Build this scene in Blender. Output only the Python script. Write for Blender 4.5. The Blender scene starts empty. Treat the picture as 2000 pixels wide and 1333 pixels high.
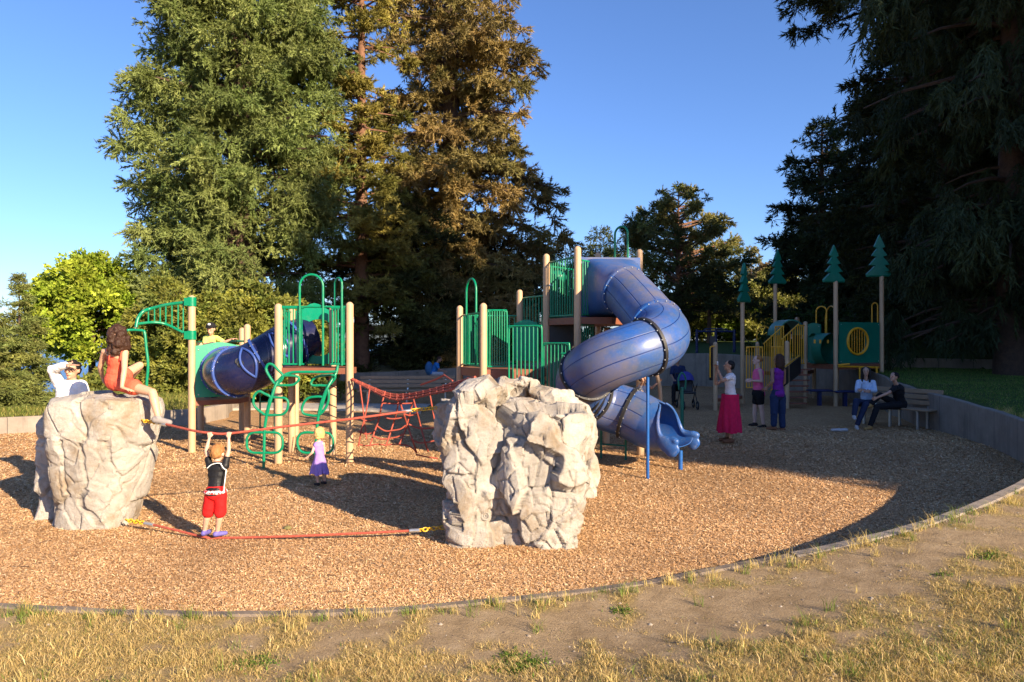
import bpy, math, random, colorsys
import numpy as np
from mathutils import Vector, Matrix, Euler

# ---------------------------------------------------------------- scene, camera, light
sc = bpy.context.scene
C = sc.collection
R = math.radians
S = 1333.0            # focal length in photo pixels (24 mm on a 2000 px wide frame)
CZ = 2.0              # camera height above the pit floor

cam_d = bpy.data.cameras.new('camera'); cam = bpy.data.objects.new('camera', cam_d); C.objects.link(cam)
cam.location = (0, 0, CZ); cam.rotation_euler = (R(90), 0, 0)
cam_d.sensor_width = 36; cam_d.lens = 24.0; cam_d.clip_start = 0.05; cam_d.clip_end = 9000
sc.camera = cam

SUN_AZ = R(136.0)     # clockwise from +Y
SUN_EL = R(21.5)
sd = Vector((math.sin(SUN_AZ)*math.cos(SUN_EL), math.cos(SUN_AZ)*math.cos(SUN_EL), math.sin(SUN_EL)))
w = bpy.data.worlds.new('World'); sc.world = w; w.use_nodes = True
nt = w.node_tree; nt.nodes.clear()
sky = nt.nodes.new('ShaderNodeTexSky'); sky.sky_type = 'NISHITA'; sky.sun_disc = False
sky.sun_elevation = SUN_EL; sky.sun_rotation = SUN_AZ
sky.air_density = 1.0; sky.dust_density = 0.5; sky.ozone_density = 7.0
bg = nt.nodes.new('ShaderNodeBackground'); bg.inputs['Strength'].default_value = 0.094
wo = nt.nodes.new('ShaderNodeOutputWorld')
tm = nt.nodes.new('ShaderNodeMix'); tm.data_type = 'RGBA'; tm.blend_type = 'MULTIPLY'; tm.inputs[0].default_value = 1; tm.inputs[7].default_value = (1.0, .91, .98, 1)
nt.links.new(sky.outputs[0], tm.inputs[6]); nt.links.new(tm.outputs[2], bg.inputs['Color']); nt.links.new(bg.outputs[0], wo.inputs['Surface'])
sun_d = bpy.data.lights.new('sun', 'SUN'); sun = bpy.data.objects.new('sun', sun_d); C.objects.link(sun)
sun_d.energy = 5.0; sun_d.angle = R(0.5); sun_d.color = (1.0, 0.805, 0.57)
sun.rotation_euler = (-sd).to_track_quat('-Z', 'Y').to_euler()
sun.location = (20, -20, 20)
sc.view_settings.view_transform = 'Standard'; sc.view_settings.look = 'None'
sc.view_settings.gamma = 1.0; sc.view_settings.use_curve_mapping = False
sc.view_settings.exposure = 1.36
sc.cycles.max_bounces = 6; sc.cycles.diffuse_bounces = 3; sc.cycles.glossy_bounces = 3
sc.cycles.transmission_bounces = 3; sc.cycles.transparent_max_bounces = 4
sc.cycles.use_denoising = True
sc.cycles.caustics_reflective = False; sc.cycles.caustics_refractive = False

def gz(x, y): return float(terrain(x, y))
def P(px, py, Y):
    return Vector(((px-1000.0)*Y/S, Y, CZ-(py-666.5)*Y/S))
def G(px, py, z=0.0):
    Y = (CZ-z)*S/(py-666.5)
    return Vector(((px-1000.0)*Y/S, Y, z))

# ---------------------------------------------------------------- objects, tags
def tag(o, label=None, cat=None, group=None, kind=None):
    if label: o['label'] = label
    if cat: o['category'] = cat
    if group: o['group'] = group
    if kind: o['kind'] = kind
    return o
def empty(name, loc, label=None, cat=None, rz=0.0, group=None):
    o = bpy.data.objects.new(name, None); C.objects.link(o)
    o.location = loc; o.rotation_euler = (0, 0, rz); o.empty_display_size = 0.2
    return tag(o, label, cat, group)
def link(name, me, parent=None, world=False):
    """world=True: mesh is in world coordinates although it gets a parent"""
    o = bpy.data.objects.new(name, me); C.objects.link(o)
    if parent is not None:
        o.parent = parent
        if world:
            o.matrix_parent_inverse = parent_matrix(parent).inverted()
    return o
def parent_matrix(o):
    m = Matrix.LocRotScale(o.location, o.rotation_euler, o.scale)
    if o.parent is not None:
        m = parent_matrix(o.parent) @ o.matrix_parent_inverse @ m
    return m
def np_mesh(name, V, F, mat=None, smooth=True, sharp=None, uv=None, col=None):
    """V (n,3) array; F list of index lists or (m,k) array"""
    me = bpy.data.meshes.new(name)
    V = np.asarray(V, dtype=np.float32)
    if isinstance(F, np.ndarray):
        m, k = F.shape
        me.vertices.add(len(V)); me.vertices.foreach_set('co', V.ravel())
        me.loops.add(m*k); me.loops.foreach_set('vertex_index', F.astype(np.int32).ravel())
        me.polygons.add(m)
        me.polygons.foreach_set('loop_start', np.arange(0, m*k, k, dtype=np.int32))
        me.polygons.foreach_set('loop_total', np.full(m, k, dtype=np.int32))
        me.update(calc_edges=True)
    else:
        me.from_pydata([tuple(v) for v in V], [], F)
    if smooth:
        me.polygons.foreach_set('use_smooth', [True]*len(me.polygons))
        if sharp: me.set_sharp_from_angle(angle=R(sharp))
    if uv is not None:
        l = me.uv_layers.new(name='UVMap')
        vi = np.zeros(len(me.loops), dtype=np.int32); me.loops.foreach_get('vertex_index', vi)
        l.data.foreach_set('uv', np.asarray(uv, dtype=np.float32)[vi].ravel())
    if col is not None:
        a = me.color_attributes.new('tint', 'FLOAT_COLOR', 'POINT')
        c = np.ones((len(V), 4), dtype=np.float32); c[:, :3] = col
        a.data.foreach_set('color', c.ravel())
    if mat is not None: me.materials.append(mat)
    me.update()
    return me

class MB:
    def __init__(s): s.v = []; s.f = []; s.uv = []; s.mi = []; s.cur = 0
    def add(s, V, F, uv=None):
        n = len(s.v)
        s.v.extend([tuple(map(float, v)) for v in V]); s.f.extend([tuple(i+n for i in f) for f in F])
        s.mi.extend([s.cur]*len(F)); s.uv.extend(uv if uv is not None else [(0, 0)]*len(V))
        return s
    def box(s, c, size, rz=0.0, M=None, bev=0.0):
        x, y, z = [a/2 for a in size]
        b = min(bev, x*.9, y*.9, z*.9)
        if b > 0:
            V = []
            for zz, bb in ((-z, b), (-z+b, 0), (z-b, 0), (z, b)):
                X, Y = x-bb, y-bb
                for (a, d) in ((-X, -Y+b*(bb == 0)), (-X+b*(bb == 0), -Y), (X-b*(bb == 0), -Y), (X, -Y+b*(bb == 0)),
                               (X, Y-b*(bb == 0)), (X-b*(bb == 0), Y), (-X+b*(bb == 0), Y), (-X, Y-b*(bb == 0))):
                    V.append(Vector((a, d, zz)))
            F = [tuple(reversed(range(8))), tuple(range(24, 32))]
            for r in range(3):
                for i in range(8):
                    j = (i+1) % 8
                    F.append((r*8+i, r*8+j, r*8+8+j, r*8+8+i))
        else:
            V = [Vector((a, d, e)) for e in (-z, z) for (a, d) in ((-x, -y), (x, -y), (x, y), (-x, y))]
            F = [(3, 2, 1, 0), (4, 5, 6, 7), (0, 1, 5, 4), (1, 2, 6, 5), (2, 3, 7, 6), (3, 0, 4, 7)]
        T = Matrix.Translation(Vector(c)) @ Matrix.Rotation(rz, 4, 'Z')
        if M is not None: T = Matrix.Translation(Vector(c)) @ M
        return s.add([T @ v for v in V], F)
    def tube(s, pts, r, n=8, caps=True, closed=False, uvs=False, dome=False):
        pts = [Vector(p) for p in pts]; m = len(pts)
        rs = r if hasattr(r, '__len__') else [r]*m
        if dome:                      # rounded ends
            d0 = (pts[0]-pts[1]).normalized(); d1 = (pts[-1]-pts[-2]).normalized()
            r0, r1 = rs[0], rs[-1]
            A = [pts[0]+d0*r0*k for k in (1, .92, .7, .38)]; RA = [r0*.02, r0*.39, r0*.71, r0*.92]
            B = [pts[-1]+d1*r1*k for k in (.38, .7, .92, 1)]; RB = [r1*.92, r1*.71, r1*.39, r1*.02]
            pts = A+pts+B; rs = RA+list(rs)+RB; m = len(pts)
        V = []; UV = []; up = None; L = 0.0
        for i, p in enumerate(pts):
            if closed: t = pts[(i+1) % m]-pts[i-1]
            else: t = pts[min(i+1, m-1)]-pts[max(i-1, 0)]
            if t.length < 1e-9: t = Vector((0, 0, 1))
            t.normalize()
            if up is None:
                up = Vector((0, 0, 1)) if abs(t.z) < .9 else Vector((1, 0, 0))
            up = (up-t*up.dot(t))
            if up.length < 1e-6: up = t.orthogonal()
            up.normalize(); sdv = t.cross(up)
            if i: L += (pts[i]-pts[i-1]).length
            for k in range(n):
                a = 2*math.pi*k/n
                V.append(p+(up*math.cos(a)+sdv*math.sin(a))*rs[i]); UV.append((k/n, L))
        F = []
        for i in range(m if closed else m-1):
            j = (i+1) % m
            for k in range(n):
                l = (k+1) % n
                F.append((i*n+k, i*n+l, j*n+l, j*n+k))
        if caps and not closed:
            F.append(tuple(reversed(range(n)))); F.append(tuple(range((m-1)*n, m*n)))
        return s.add(V, F, UV)
    def ell(s, c, r, n=14, M=None):
        V = [Vector((0, 0, -1))]; rows = n//2
        for i in range(1, rows):
            a = math.pi*i/rows
            for k in range(n):
                b = 2*math.pi*k/n
                V.append(Vector((math.sin(a)*math.cos(b), math.sin(a)*math.sin(b), -math.cos(a))))
        V.append(Vector((0, 0, 1))); F = []
        for k in range(n):
            F.append((0, 1+(k+1) % n, 1+k))
            F.append((len(V)-1, len(V)-1-n+k, len(V)-1-n+(k+1) % n))
        for i in range(rows-2):
            for k in range(n):
                l = (k+1) % n; F.append((1+i*n+k, 1+i*n+l, 1+(i+1)*n+l, 1+(i+1)*n+k))
        r = r if hasattr(r, '__len__') else (r, r, r)
        T = Matrix.Translation(Vector(c)) @ (M if M is not None else Matrix.Identity(4)) @ Matrix.Diagonal((r[0], r[1], r[2], 1))
        return s.add([T @ v for v in V], F)
    def torus(s, c, Rr, r, axis, n=32, m=8, M=None):
        ax = Vector(axis).normalized(); u = ax.orthogonal().normalized(); v = ax.cross(u)
        return s.tube([Vector(c)+(u*math.cos(2*math.pi*k/n)+v*math.sin(2*math.pi*k/n))*Rr for k in range(n)], r, m, closed=True)
    def prism(s, poly, thick, M):
        """poly (x,z) outline, extruded along y by thick, then transformed"""
        n = len(poly); V = [M @ Vector((x, y, z)) for y in (-thick/2, thick/2) for (x, z) in poly]
        F = [tuple(range(n)), tuple(reversed(range(n, 2*n)))]
        for i in range(n):
            j = (i+1) % n; F.append((i, i+n, j+n, j))
        return s.add(V, F)
    def build(s, name, mat, parent=None, world=True, smooth=True, sharp=40):
        me = bpy.data.meshes.new(name); me.from_pydata(s.v, [], s.f)
        l = me.uv_layers.new(name='UVMap')
        vi = np.zeros(len(me.loops), dtype=np.int32); me.loops.foreach_get('vertex_index', vi)
        l.data.foreach_set('uv', np.asarray(s.uv, dtype=np.float32)[vi].ravel())
        if smooth:
            me.polygons.foreach_set('use_smooth', [True]*len(me.polygons)); me.set_sharp_from_angle(angle=R(sharp))
        for q in (mat if isinstance(mat, (list, tuple)) else [mat]): me.materials.append(q)
        if isinstance(mat, (list, tuple)): me.polygons.foreach_set('material_index', s.mi)
        me.update()
        return link(name, me, parent, world)

def spline(pts, k=8, closed=False):
    pts = [Vector(p) for p in pts]; n = len(pts); out = []
    for i in range(n if closed else n-1):
        if closed: a, b, c, d = pts[i-1], pts[i], pts[(i+1) % n], pts[(i+2) % n]
        else: a, b, c, d = pts[max(i-1, 0)], pts[i], pts[i+1], pts[min(i+2, n-1)]
        for j in range(k):
            t = j/k
            out.append(.5*((2*b)+(c-a)*t+(2*a-5*b+4*c-d)*t*t+(3*b-a-3*c+d)*t**3))
    if not closed: out.append(pts[-1])
    return out
def lerp(a, b, t): return a+(b-a)*t
def sst(x): x = np.clip(x, 0, 1); return x*x*(3-2*x)

def unit(v): return v/(np.linalg.norm(v, axis=-1, keepdims=True)+1e-9)
# cheap value noise for numpy
_rn = np.random.default_rng(7); _tab = _rn.random((64, 64, 64)).astype(np.float32)
def vnoise(p, sc_=1.0, off=0.0):
    q = np.asarray(p, dtype=np.float64)*sc_+off
    i = np.floor(q).astype(int); f = q-i; f = f*f*(3-2*f); r = 0
    for dx in (0, 1):
        for dy in (0, 1):
            for dz in (0, 1):
                wgt = (f[..., 0] if dx else 1-f[..., 0])*(f[..., 1] if dy else 1-f[..., 1])*(f[..., 2] if dz else 1-f[..., 2])
                r = r+wgt*_tab[(i[..., 0]+dx) % 64, (i[..., 1]+dy) % 64, (i[..., 2]+dz) % 64]
    return r
def fbm(p, sc_=1.0, o=4, off=0.0):
    r = 0; a = .5
    for k in range(o):
        r = r+a*(vnoise(p, sc_*2**k, off+k*17.3)-.5); a *= .5
    return r

# ---------------------------------------------------------------- materials
def nodes(name):
    m = bpy.data.materials.new(name); m.use_nodes = True
    t = m.node_tree; b = t.nodes['Principled BSDF']; return m, t, b
def N(t, kind, **kw):
    n = t.nodes.new(kind)
    for k, v in kw.items():
        if k in n.inputs.keys() if hasattr(n.inputs, 'keys') else False: n.inputs[k].default_value = v
        else: setattr(n, k, v)
    return n
def coord(t, out='Object'):
    n = t.nodes.new('ShaderNodeTexCoord'); return n.outputs[out]
def noise(t, vec, scale, detail=4, rough=.6):
    n = t.nodes.new('ShaderNodeTexNoise'); n.inputs['Scale'].default_value = scale
    n.inputs['Detail'].default_value = detail; n.inputs['Roughness'].default_value = rough
    if vec is not None: t.links.new(vec, n.inputs['Vector'])
    return n.outputs['Fac']
def ramp(t, fac, stops, interp='LINEAR'):
    n = t.nodes.new('ShaderNodeValToRGB'); cr = n.color_ramp; cr.interpolation = interp
    while len(cr.elements) < len(stops): cr.elements.new(.5)
    for e, (p, c) in zip(cr.elements, stops):
        e.position = p; e.color = (c[0], c[1], c[2], 1) if hasattr(c, '__len__') else (c, c, c, 1)
    t.links.new(fac, n.inputs['Fac']); return n.outputs['Color']
def mix(t, fac, a, b, mode='MIX'):
    n = t.nodes.new('ShaderNodeMix'); n.data_type = 'RGBA'; n.blend_type = mode
    for sock, val in ((n.inputs[0], fac), (n.inputs[6], a), (n.inputs[7], b)):
        if isinstance(val, (int, float)): sock.default_value = val
        elif isinstance(val, tuple): sock.default_value = (*val[:3], 1)
        else: t.links.new(val, sock)
    return n.outputs[2]
def bump(t, b, height, strength=.3, dist=.01):
    n = t.nodes.new('ShaderNodeBump'); n.inputs['Strength'].default_value = strength; n.inputs['Distance'].default_value = dist
    t.links.new(height, n.inputs['Height']); t.links.new(n.outputs[0], b.inputs['Normal'])
def plain(name, col, rough=.5, var=.12, scale=6, bmp=0.0, bscale=60, metal=0.0, spec=.5, dirt=0.0):
    m, t, b = nodes(name); co = coord(t)
    lo = tuple(c*(1-var) for c in col); hi = tuple(min(1, c*(1+var)) for c in col)
    c = ramp(t, noise(t, co, scale, 5, .65), [(.3, lo), (.7, hi)])
    if dirt:
        c = mix(t, ramp(t, noise(t, co, scale*1.7, 6, .75), [(.52, 0), (.75, dirt)]), c, tuple(.5*x+.5*y for x, y in zip(col, (.25, .2, .14))))
    t.links.new(c, b.inputs['Base Color'])
    rr = ramp(t, noise(t, co, scale*3, 3), [(.3, max(0, rough-.08)), (.7, min(1, rough+.1))]); t.links.new(rr, b.inputs['Roughness'])
    b.inputs['Metallic'].default_value = metal; b.inputs['Specular IOR Level'].default_value = spec
    if bmp: bump(t, b, noise(t, co, bscale, 4, .7), bmp, .01)
    return m
def tinted(name, rough=.7, transl=0.25, spec=.3, tcol=(1, 1, 1)):
    """colour carried by the per-leaf 'tint' attribute"""
    m = bpy.data.materials.new(name); m.use_nodes = True; t = m.node_tree; t.nodes.clear()
    a = t.nodes.new('ShaderNodeAttribute'); a.attribute_name = 'tint'
    d = t.nodes.new('ShaderNodeBsdfPrincipled'); d.inputs['Roughness'].default_value = rough; d.inputs['Specular IOR Level'].default_value = spec
    t.links.new(a.outputs['Color'], d.inputs['Base Color'])
    o = t.nodes.new('ShaderNodeOutputMaterial')
    if transl > 0:
        tr = t.nodes.new('ShaderNodeBsdfTranslucent'); mx = t.nodes.new('ShaderNodeMixShader'); mx.inputs[0].default_value = transl
        c = mix(t, 1.0, a.outputs['Color'], (1.3*tcol[0], 1.35*tcol[1], .6*tcol[2]), 'MULTIPLY'); t.links.new(c, tr.inputs['Color'])
        t.links.new(d.outputs[0], mx.inputs[1]); t.links.new(tr.outputs[0], mx.inputs[2]); t.links.new(mx.outputs[0], o.inputs[0])
    else: t.links.new(d.outputs[0], o.inputs[0])
    return m

M = {}
M['post'] = plain('post_tan_paint', (.50, .33, .19), .45, .08, 3, dirt=.5)
M['green'] = plain('green_powder_coat', (.0, .20, .095), .32, .1, 5, dirt=.25)
M['greenpanel'] = plain('green_plastic_panel', (.0, .26, .14), .42, .08, 4, bmp=.05, dirt=.25)
M['darkgreen'] = plain('dark_green_plastic', (.004, .16, .10), .4, .12, 4, dirt=.25)
M['yellow'] = plain('yellow_powder_coat', (.75, .36, .015), .38, .08, 5, dirt=.3)
M['deck'] = plain('brown_coated_deck', (.22, .075, .038), .6, .15, 8, bmp=.2, bscale=90, dirt=.3)
M['rope'] = plain('red_braided_rope', (.38, .075, .045), .8, .22, 30, bmp=.7, bscale=160)
M['steel'] = plain('galvanised_steel', (.55, .55, .53), .35, .1, 20, metal=.8)
M['yellowchain'] = plain('yellow_coated_chain', (.72, .42, .02), .5, .15, 20)
M['black'] = plain('black_rubber', (.015, .015, .017), .55, .2, 20)
M['blue'] = plain('blue_steel_pole', (.012, .09, .32), .35, .1, 8, dirt=.2)
M['darkblue'] = plain('navy_plastic', (.012, .02, .09), .4, .15, 6, dirt=.2)
M['wood'] = plain('weathered_bench_wood', (.30, .20, .12), .75, .2, 9, bmp=.4, bscale=40)
M['white'] = plain('white_paint', (.75, .75, .74), .5, .06, 8)
M['bark'] = plain('brown_bark', (.075, .045, .03), .9, .35, 7, bmp=1.0, bscale=18)
M['barkred'] = plain('reddish_bark', (.17, .085, .048), .9, .35, 7, bmp=1.0, bscale=18)
M['leaf'] = tinted('leaf_foliage', .6, .3)
M['needle'] = tinted('needle_foliage', .65, .18, .25)
M['grassblade'] = tinted('grass_blades', .7, .3, .2)
M['chip'] = tinted('wood_chip_pieces', .8, 0.0, .25)

# weathered blue slide plastic with moulded grooves running along the tube (uv.x = angle)
def slide_mat(name, base, groove, fade, ngroove=10):
    m, t, b = nodes(name); uv = t.nodes.new('ShaderNodeUVMap'); uv.uv_map = 'UVMap'
    sx = t.nodes.new('ShaderNodeSeparateXYZ'); t.links.new(uv.outputs[0], sx.inputs[0])
    mu = t.nodes.new('ShaderNodeMath'); mu.operation = 'MULTIPLY'; mu.inputs[1].default_value = ngroove; t.links.new(sx.outputs[0], mu.inputs[0])
    fr = t.nodes.new('ShaderNodeMath'); fr.operation = 'FRACT'; t.links.new(mu.outputs[0], fr.inputs[0])
    g = ramp(t, fr.outputs[0], [(.46, 0), (.485, 1), (.515, 1), (.54, 0)])
    co = coord(t)
    n1 = noise(t, co, 2.2, 6, .7)
    c = mix(t, ramp(t, n1, [(.36, .25), (.62, .85)]), base, fade)
    c = mix(t, ramp(t, noise(t, co, 28, 6, .85), [(.52, 0), (.8, .4)]), c, (.30, .27, .26))
    c = mix(t, ramp(t, noise(t, co, .9, 5, .7), [(.48, 0), (.62, .42)]), c, (.20, .15, .12))
    c = mix(t, g, c, groove)
    t.links.new(c, b.inputs['Base Color']); b.inputs['Roughness'].default_value = .3
    rr = ramp(t, n1, [(.3, .30), (.7, .52)]); t.links.new(rr, b.inputs['Roughness'])
    h = mix(t, g, (1, 1, 1), (0, 0, 0)); bump(t, b, h, .5, .012)
    return m
M["slide"] = slide_mat("weathered_blue_slide_plastic", (.008, .085, .37), (.004, .025, .14), (.055, .085, .15))
M['slideplain'] = slide_mat('blue_slide_plastic', (.008, .08, .34), (.008, .08, .34), (.03, .09, .24))
M['tunnel'] = plain('navy_tunnel_plastic', (.010, .013, .055), .24, .25, 3, dirt=.18)
M['seam'] = plain('light_blue_seam', (.035, .075, .28), .35, .1, 8)

# artificial boulder
def rock_mat(name, a, b_, stain):
    m, t, b = nodes(name); co = coord(t)
    c = ramp(t, noise(t, co, 3.0, 9, .72), [(.36, a), (.62, b_)])
    c = mix(t, ramp(t, noise(t, co, 1.6, 6, .7), [(.50, 0), (.64, .85)]), c, stain)
    c = mix(t, ramp(t, noise(t, co, 95, 4, .85), [(.54, 0), (.68, .5)]), c, (.17, .15, .135))
    c = mix(t, ramp(t, noise(t, co, 11, 7, .8), [(.55, 0), (.8, .4)]), c, (.24, .19, .13))
    at = t.nodes.new('ShaderNodeAttribute'); at.attribute_name = 'tint'
    c = mix(t, 1.0, c, at.outputs['Color'], 'MULTIPLY')
    t.links.new(c, b.inputs['Base Color']); b.inputs['Roughness'].default_value = .9; b.inputs['Specular IOR Level'].default_value = .2
    h = mix(t, .35, noise(t, co, 18, 8, .75), noise(t, co, 90, 5, .8)); bump(t, b, h, 1.0, .035)
    return m
M['rock'] = rock_mat('moulded_concrete_boulder', (.37, .335, .29), (.54, .50, .445), (.31, .23, .145))

def concrete_mat(name, a, b_, joint=0.0):
    m, t, b = nodes(name); co = coord(t)
    c = ramp(t, noise(t, co, 2.0, 8, .65), [(.3, a), (.7, b_)])
    mp = t.nodes.new('ShaderNodeMapping'); mp.inputs['Scale'].default_value = (6, 6, .7); t.links.new(co, mp.inputs[0])
    c = mix(t, ramp(t, noise(t, mp.outputs[0], 1.0, 6, .7), [(.5, 0), (.75, .6)]), c, tuple(x*.5 for x in a))
    if joint:
        uv = t.nodes.new('ShaderNodeUVMap'); uv.uv_map = 'UVMap'; sx = t.nodes.new('ShaderNodeSeparateXYZ'); t.links.new(uv.outputs[0], sx.inputs[0])
        mu = t.nodes.new('ShaderNodeMath'); mu.operation = 'MULTIPLY'; mu.inputs[1].default_value = 1/joint; t.links.new(sx.outputs[0], mu.inputs[0])
        fr = t.nodes.new('ShaderNodeMath'); fr.operation = 'FRACT'; t.links.new(mu.outputs[0], fr.inputs[0])
        c = mix(t, ramp(t, fr.outputs[0], [(.0, 1), (.018, 0)]), c, (.03, .027, .024))
    t.links.new(c, b.inputs['Base Color']); b.inputs['Roughness'].default_value = .88
    bump(t, b, noise(t, co, 30, 7, .8), .5, .01)
    return m
M['concrete'] = concrete_mat('weathered_concrete', (.20, .165, .13), (.32, .27, .22), 1.25)
M['kerb'] = concrete_mat('kerb_concrete', (.17, .13, .095), (.25, .195, .145), 1.5)
M['paving'] = concrete_mat('pale_paving_concrete', (.36, .32, .27), (.46, .41, .35), 0)

def ground_mat():
    m, t, b = nodes('dry_ground'); co = coord(t)
    dirt = ramp(t, noise(t, co, 5, 8, .75), [(.3, (.27, .19, .105)), (.55, (.42, .305, .18)), (.75, (.52, .40, .26))])
    dry = ramp(t, noise(t, co, 22, 8, .8), [(.3, (.20, .14, .055)), (.5, (.40, .29, .12)), (.7, (.58, .43, .20))])
    grn = ramp(t, noise(t, co, 14, 6, .8), [(.3, (.022, .045, .010)), (.7, (.07, .12, .022))])
    ly = t.nodes.new('ShaderNodeAttribute'); ly.attribute_name = 'tint'     # r = lushness of the lawn
    sx = t.nodes.new('ShaderNodeSeparateColor'); t.links.new(ly.outputs['Color'], sx.inputs[0])
    c = mix(t, ramp(t, sx.outputs[1], [(.25, 0), (.8, 1)]), dirt, dry)
    c = mix(t, sx.outputs[0], c, grn)
    c = mix(t, ramp(t, noise(t, co, 70, 4, .8), [(.58, 0), (.72, .7)]), c, (.035, .025, .015))
    t.links.new(c, b.inputs['Base Color']); b.inputs['Roughness'].default_value = .95; b.inputs['Specular IOR Level'].default_value = .15
    bump(t, b, mix(t, .5, noise(t, co, 9, 8, .8), noise(t, co, 60, 6, .8)), .9, .05)
    return m
M['ground'] = ground_mat()
def chips_mat():
    m, t, b = nodes('wood_chip_surface'); co = coord(t)
    def cells(rot, sc_):
        mp = t.nodes.new('ShaderNodeMapping'); mp.inputs['Rotation'].default_value = (0, 0, rot); mp.inputs['Scale'].default_value = (sc_, sc_*3.2, sc_)
        t.links.new(co, mp.inputs[0]); v = t.nodes.new('ShaderNodeTexVoronoi'); v.inputs['Scale'].default_value = 1.0; t.links.new(mp.outputs[0], v.inputs['Vector'])
        s = t.nodes.new('ShaderNodeSeparateColor'); t.links.new(v.outputs['Color'], s.inputs[0]); return s.outputs[0], v.outputs['Distance']
    a, da = cells(.5, 26); b2, db = cells(2.1, 30); sel = noise(t, co, 35, 2)
    v = mix(t, ramp(t, sel, [(.48, 0), (.52, 1)]), a, b2)
    c = ramp(t, v, [(0, (.19, .095, .04)), (.25, (.40, .22, .095)), (.55, (.54, .32, .15)), (.85, (.64, .40, .20)), (1, (.76, .54, .32))])
    c = mix(t, ramp(t, noise(t, co, 1.1, 6, .7), [(.42, 0), (.7, .35)]), c, (.30, .16, .07))
    c = mix(t, ramp(t, noise(t, co, 6, 6, .8), [(.6, 0), (.8, .45)]), c, (.12, .065, .03))
    t.links.new(c, b.inputs['Base Color']); b.inputs['Roughness'].default_value = .9; b.inputs['Specular IOR Level'].default_value = .15
    bump(t, b, mix(t, .5, v, noise(t, co, 40, 6, .8)), 1.0, .03)
    return m
M['chips'] = chips_mat()
def water_mat():
    m, t, b = nodes('lake_water_surface'); co = coord(t)
    b.inputs['Base Color'].default_value = (.015, .06, .16, 1); b.inputs['Roughness'].default_value = .25
    mp = t.nodes.new('ShaderNodeMapping'); mp.inputs['Scale'].default_value = (.3, 1.2, 1); t.links.new(co, mp.inputs[0])
    bump(t, b, noise(t, mp.outputs[0], 1.0, 5, .6), .6, .3); return m
M['water'] = water_mat()
M['hill'] = plain('far_wooded_hill', (.10, .13, .13), .95, .3, .01)

# ---------------------------------------------------------------- the pit's rim
CX, CY = 0.0, 15.0
rim_pts = [(-3.84,5.12,.05),(-2.02,4.95,.05),(-1.12,4.98,.05),(0,5.21,.06),(.71,5.39,.07),(1.37,5.61,.09),(1.77,5.74,.12),(2.25,5.83,.17),
 (2.71,5.86,.27),(3.18,5.92,.35),(3.75,6.12,.42),(4.17,6.36,.46),(4.67,6.67,.5),(5.31,7.13,.56),(6.4,8.1,.66),(7.5,9.6,.71),(8.5,11.5,.69),
 (9.15,13.5,.72),(9.5,16.1,.85),(10.2,18.5,.92),(11.2,21,1.0),(11.8,23.5,1.1),(11,27,1.3),(8.6,30,1.45),(5,31,1.3),(0,30.5,.9),(-5,29.5,.66),
 (-8.2,27.5,.6),(-9.0,24,.5),(-8.2,20.5,.42),(-7.3,17.7,.38),(-7.5,16.2,.37),(-10.5,14.8,.36),(-13.4,13.4,.35),(-14.4,11.5,.3),(-13,9.4,.2),(-10,7.2,.1),(-6.7,5.75,.06)]
rp = np.array(rim_pts); th = np.arctan2(rp[:, 1]-CY, rp[:, 0]-CX); th = np.where(th < -math.pi/2-.9, th+2*math.pi, th)
od = np.argsort(th); th = th[od]; rr_ = np.hypot(rp[:, 0]-CX, rp[:, 1]-CY)[od]; hh = rp[od, 2]
NT = 720
TH = np.linspace(0, 2*math.pi, NT, endpoint=False)
def per(a, v):
    return np.interp(a, np.concatenate([th-2*math.pi, th, th+2*math.pi]), np.tile(v, 3))
def smooth_per(v, k):
    ker = np.hanning(k*2+1)[1:-1]; ker /= ker.sum(); n = len(ker)//2
    return np.convolve(np.concatenate([v[-n:], v, v[:n]]), ker, 'valid')
RR = smooth_per(per(TH, rr_), 7); HH = smooth_per(per(TH, hh), 9)
def rim(a, v):
    return np.interp(np.mod(a, 2*math.pi), np.concatenate([TH, [2*math.pi]]), np.concatenate([v, v[:1]]))
def out_dist(x, y):
    """> 0 outside the pit"""
    return np.hypot(x-CX, y-CY)-rim(np.arctan2(y-CY, x-CX), RR)
def terrain(x, y):
    x = np.asarray(x, float); y = np.asarray(y, float)
    a = np.arctan2(y-CY, x-CX); d = np.maximum(np.hypot(x-CX, y-CY)-rim(a, RR), 0)
    h = rim(a, HH); z = h-.012
    wf = sst((7.5-y)/4)*sst((10-np.abs(x))/4)
    z = z+wf*(.50-h)*sst(d/4.5)*.8
    wb = sst((y-28)/8); z = z+wb*(2.05-z)*sst(d/26)
    wl = sst((-8.5-x)/5); z = z+wl*(-6.0-z)*sst((d-2.5)/26)*sst((y+5)/12+.2)
    z = z+sst((x-12.0-.60*np.maximum(y-24, 0))/2.5)*(.36*(y > 24.35)+3.2*sst((y-24.6)/9)+2.5*sst((y-33)/25))
    z = z+.9*sst((x-13)/12)*sst((22-y)/8)
    p = np.stack([x, y, x*0], -1)
    z = z+fbm(p, .8, 3)*.10*sst(d/1.2)+fbm(p, 5.0, 3, 3)*.03*sst(d/.3)
    return z

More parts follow.
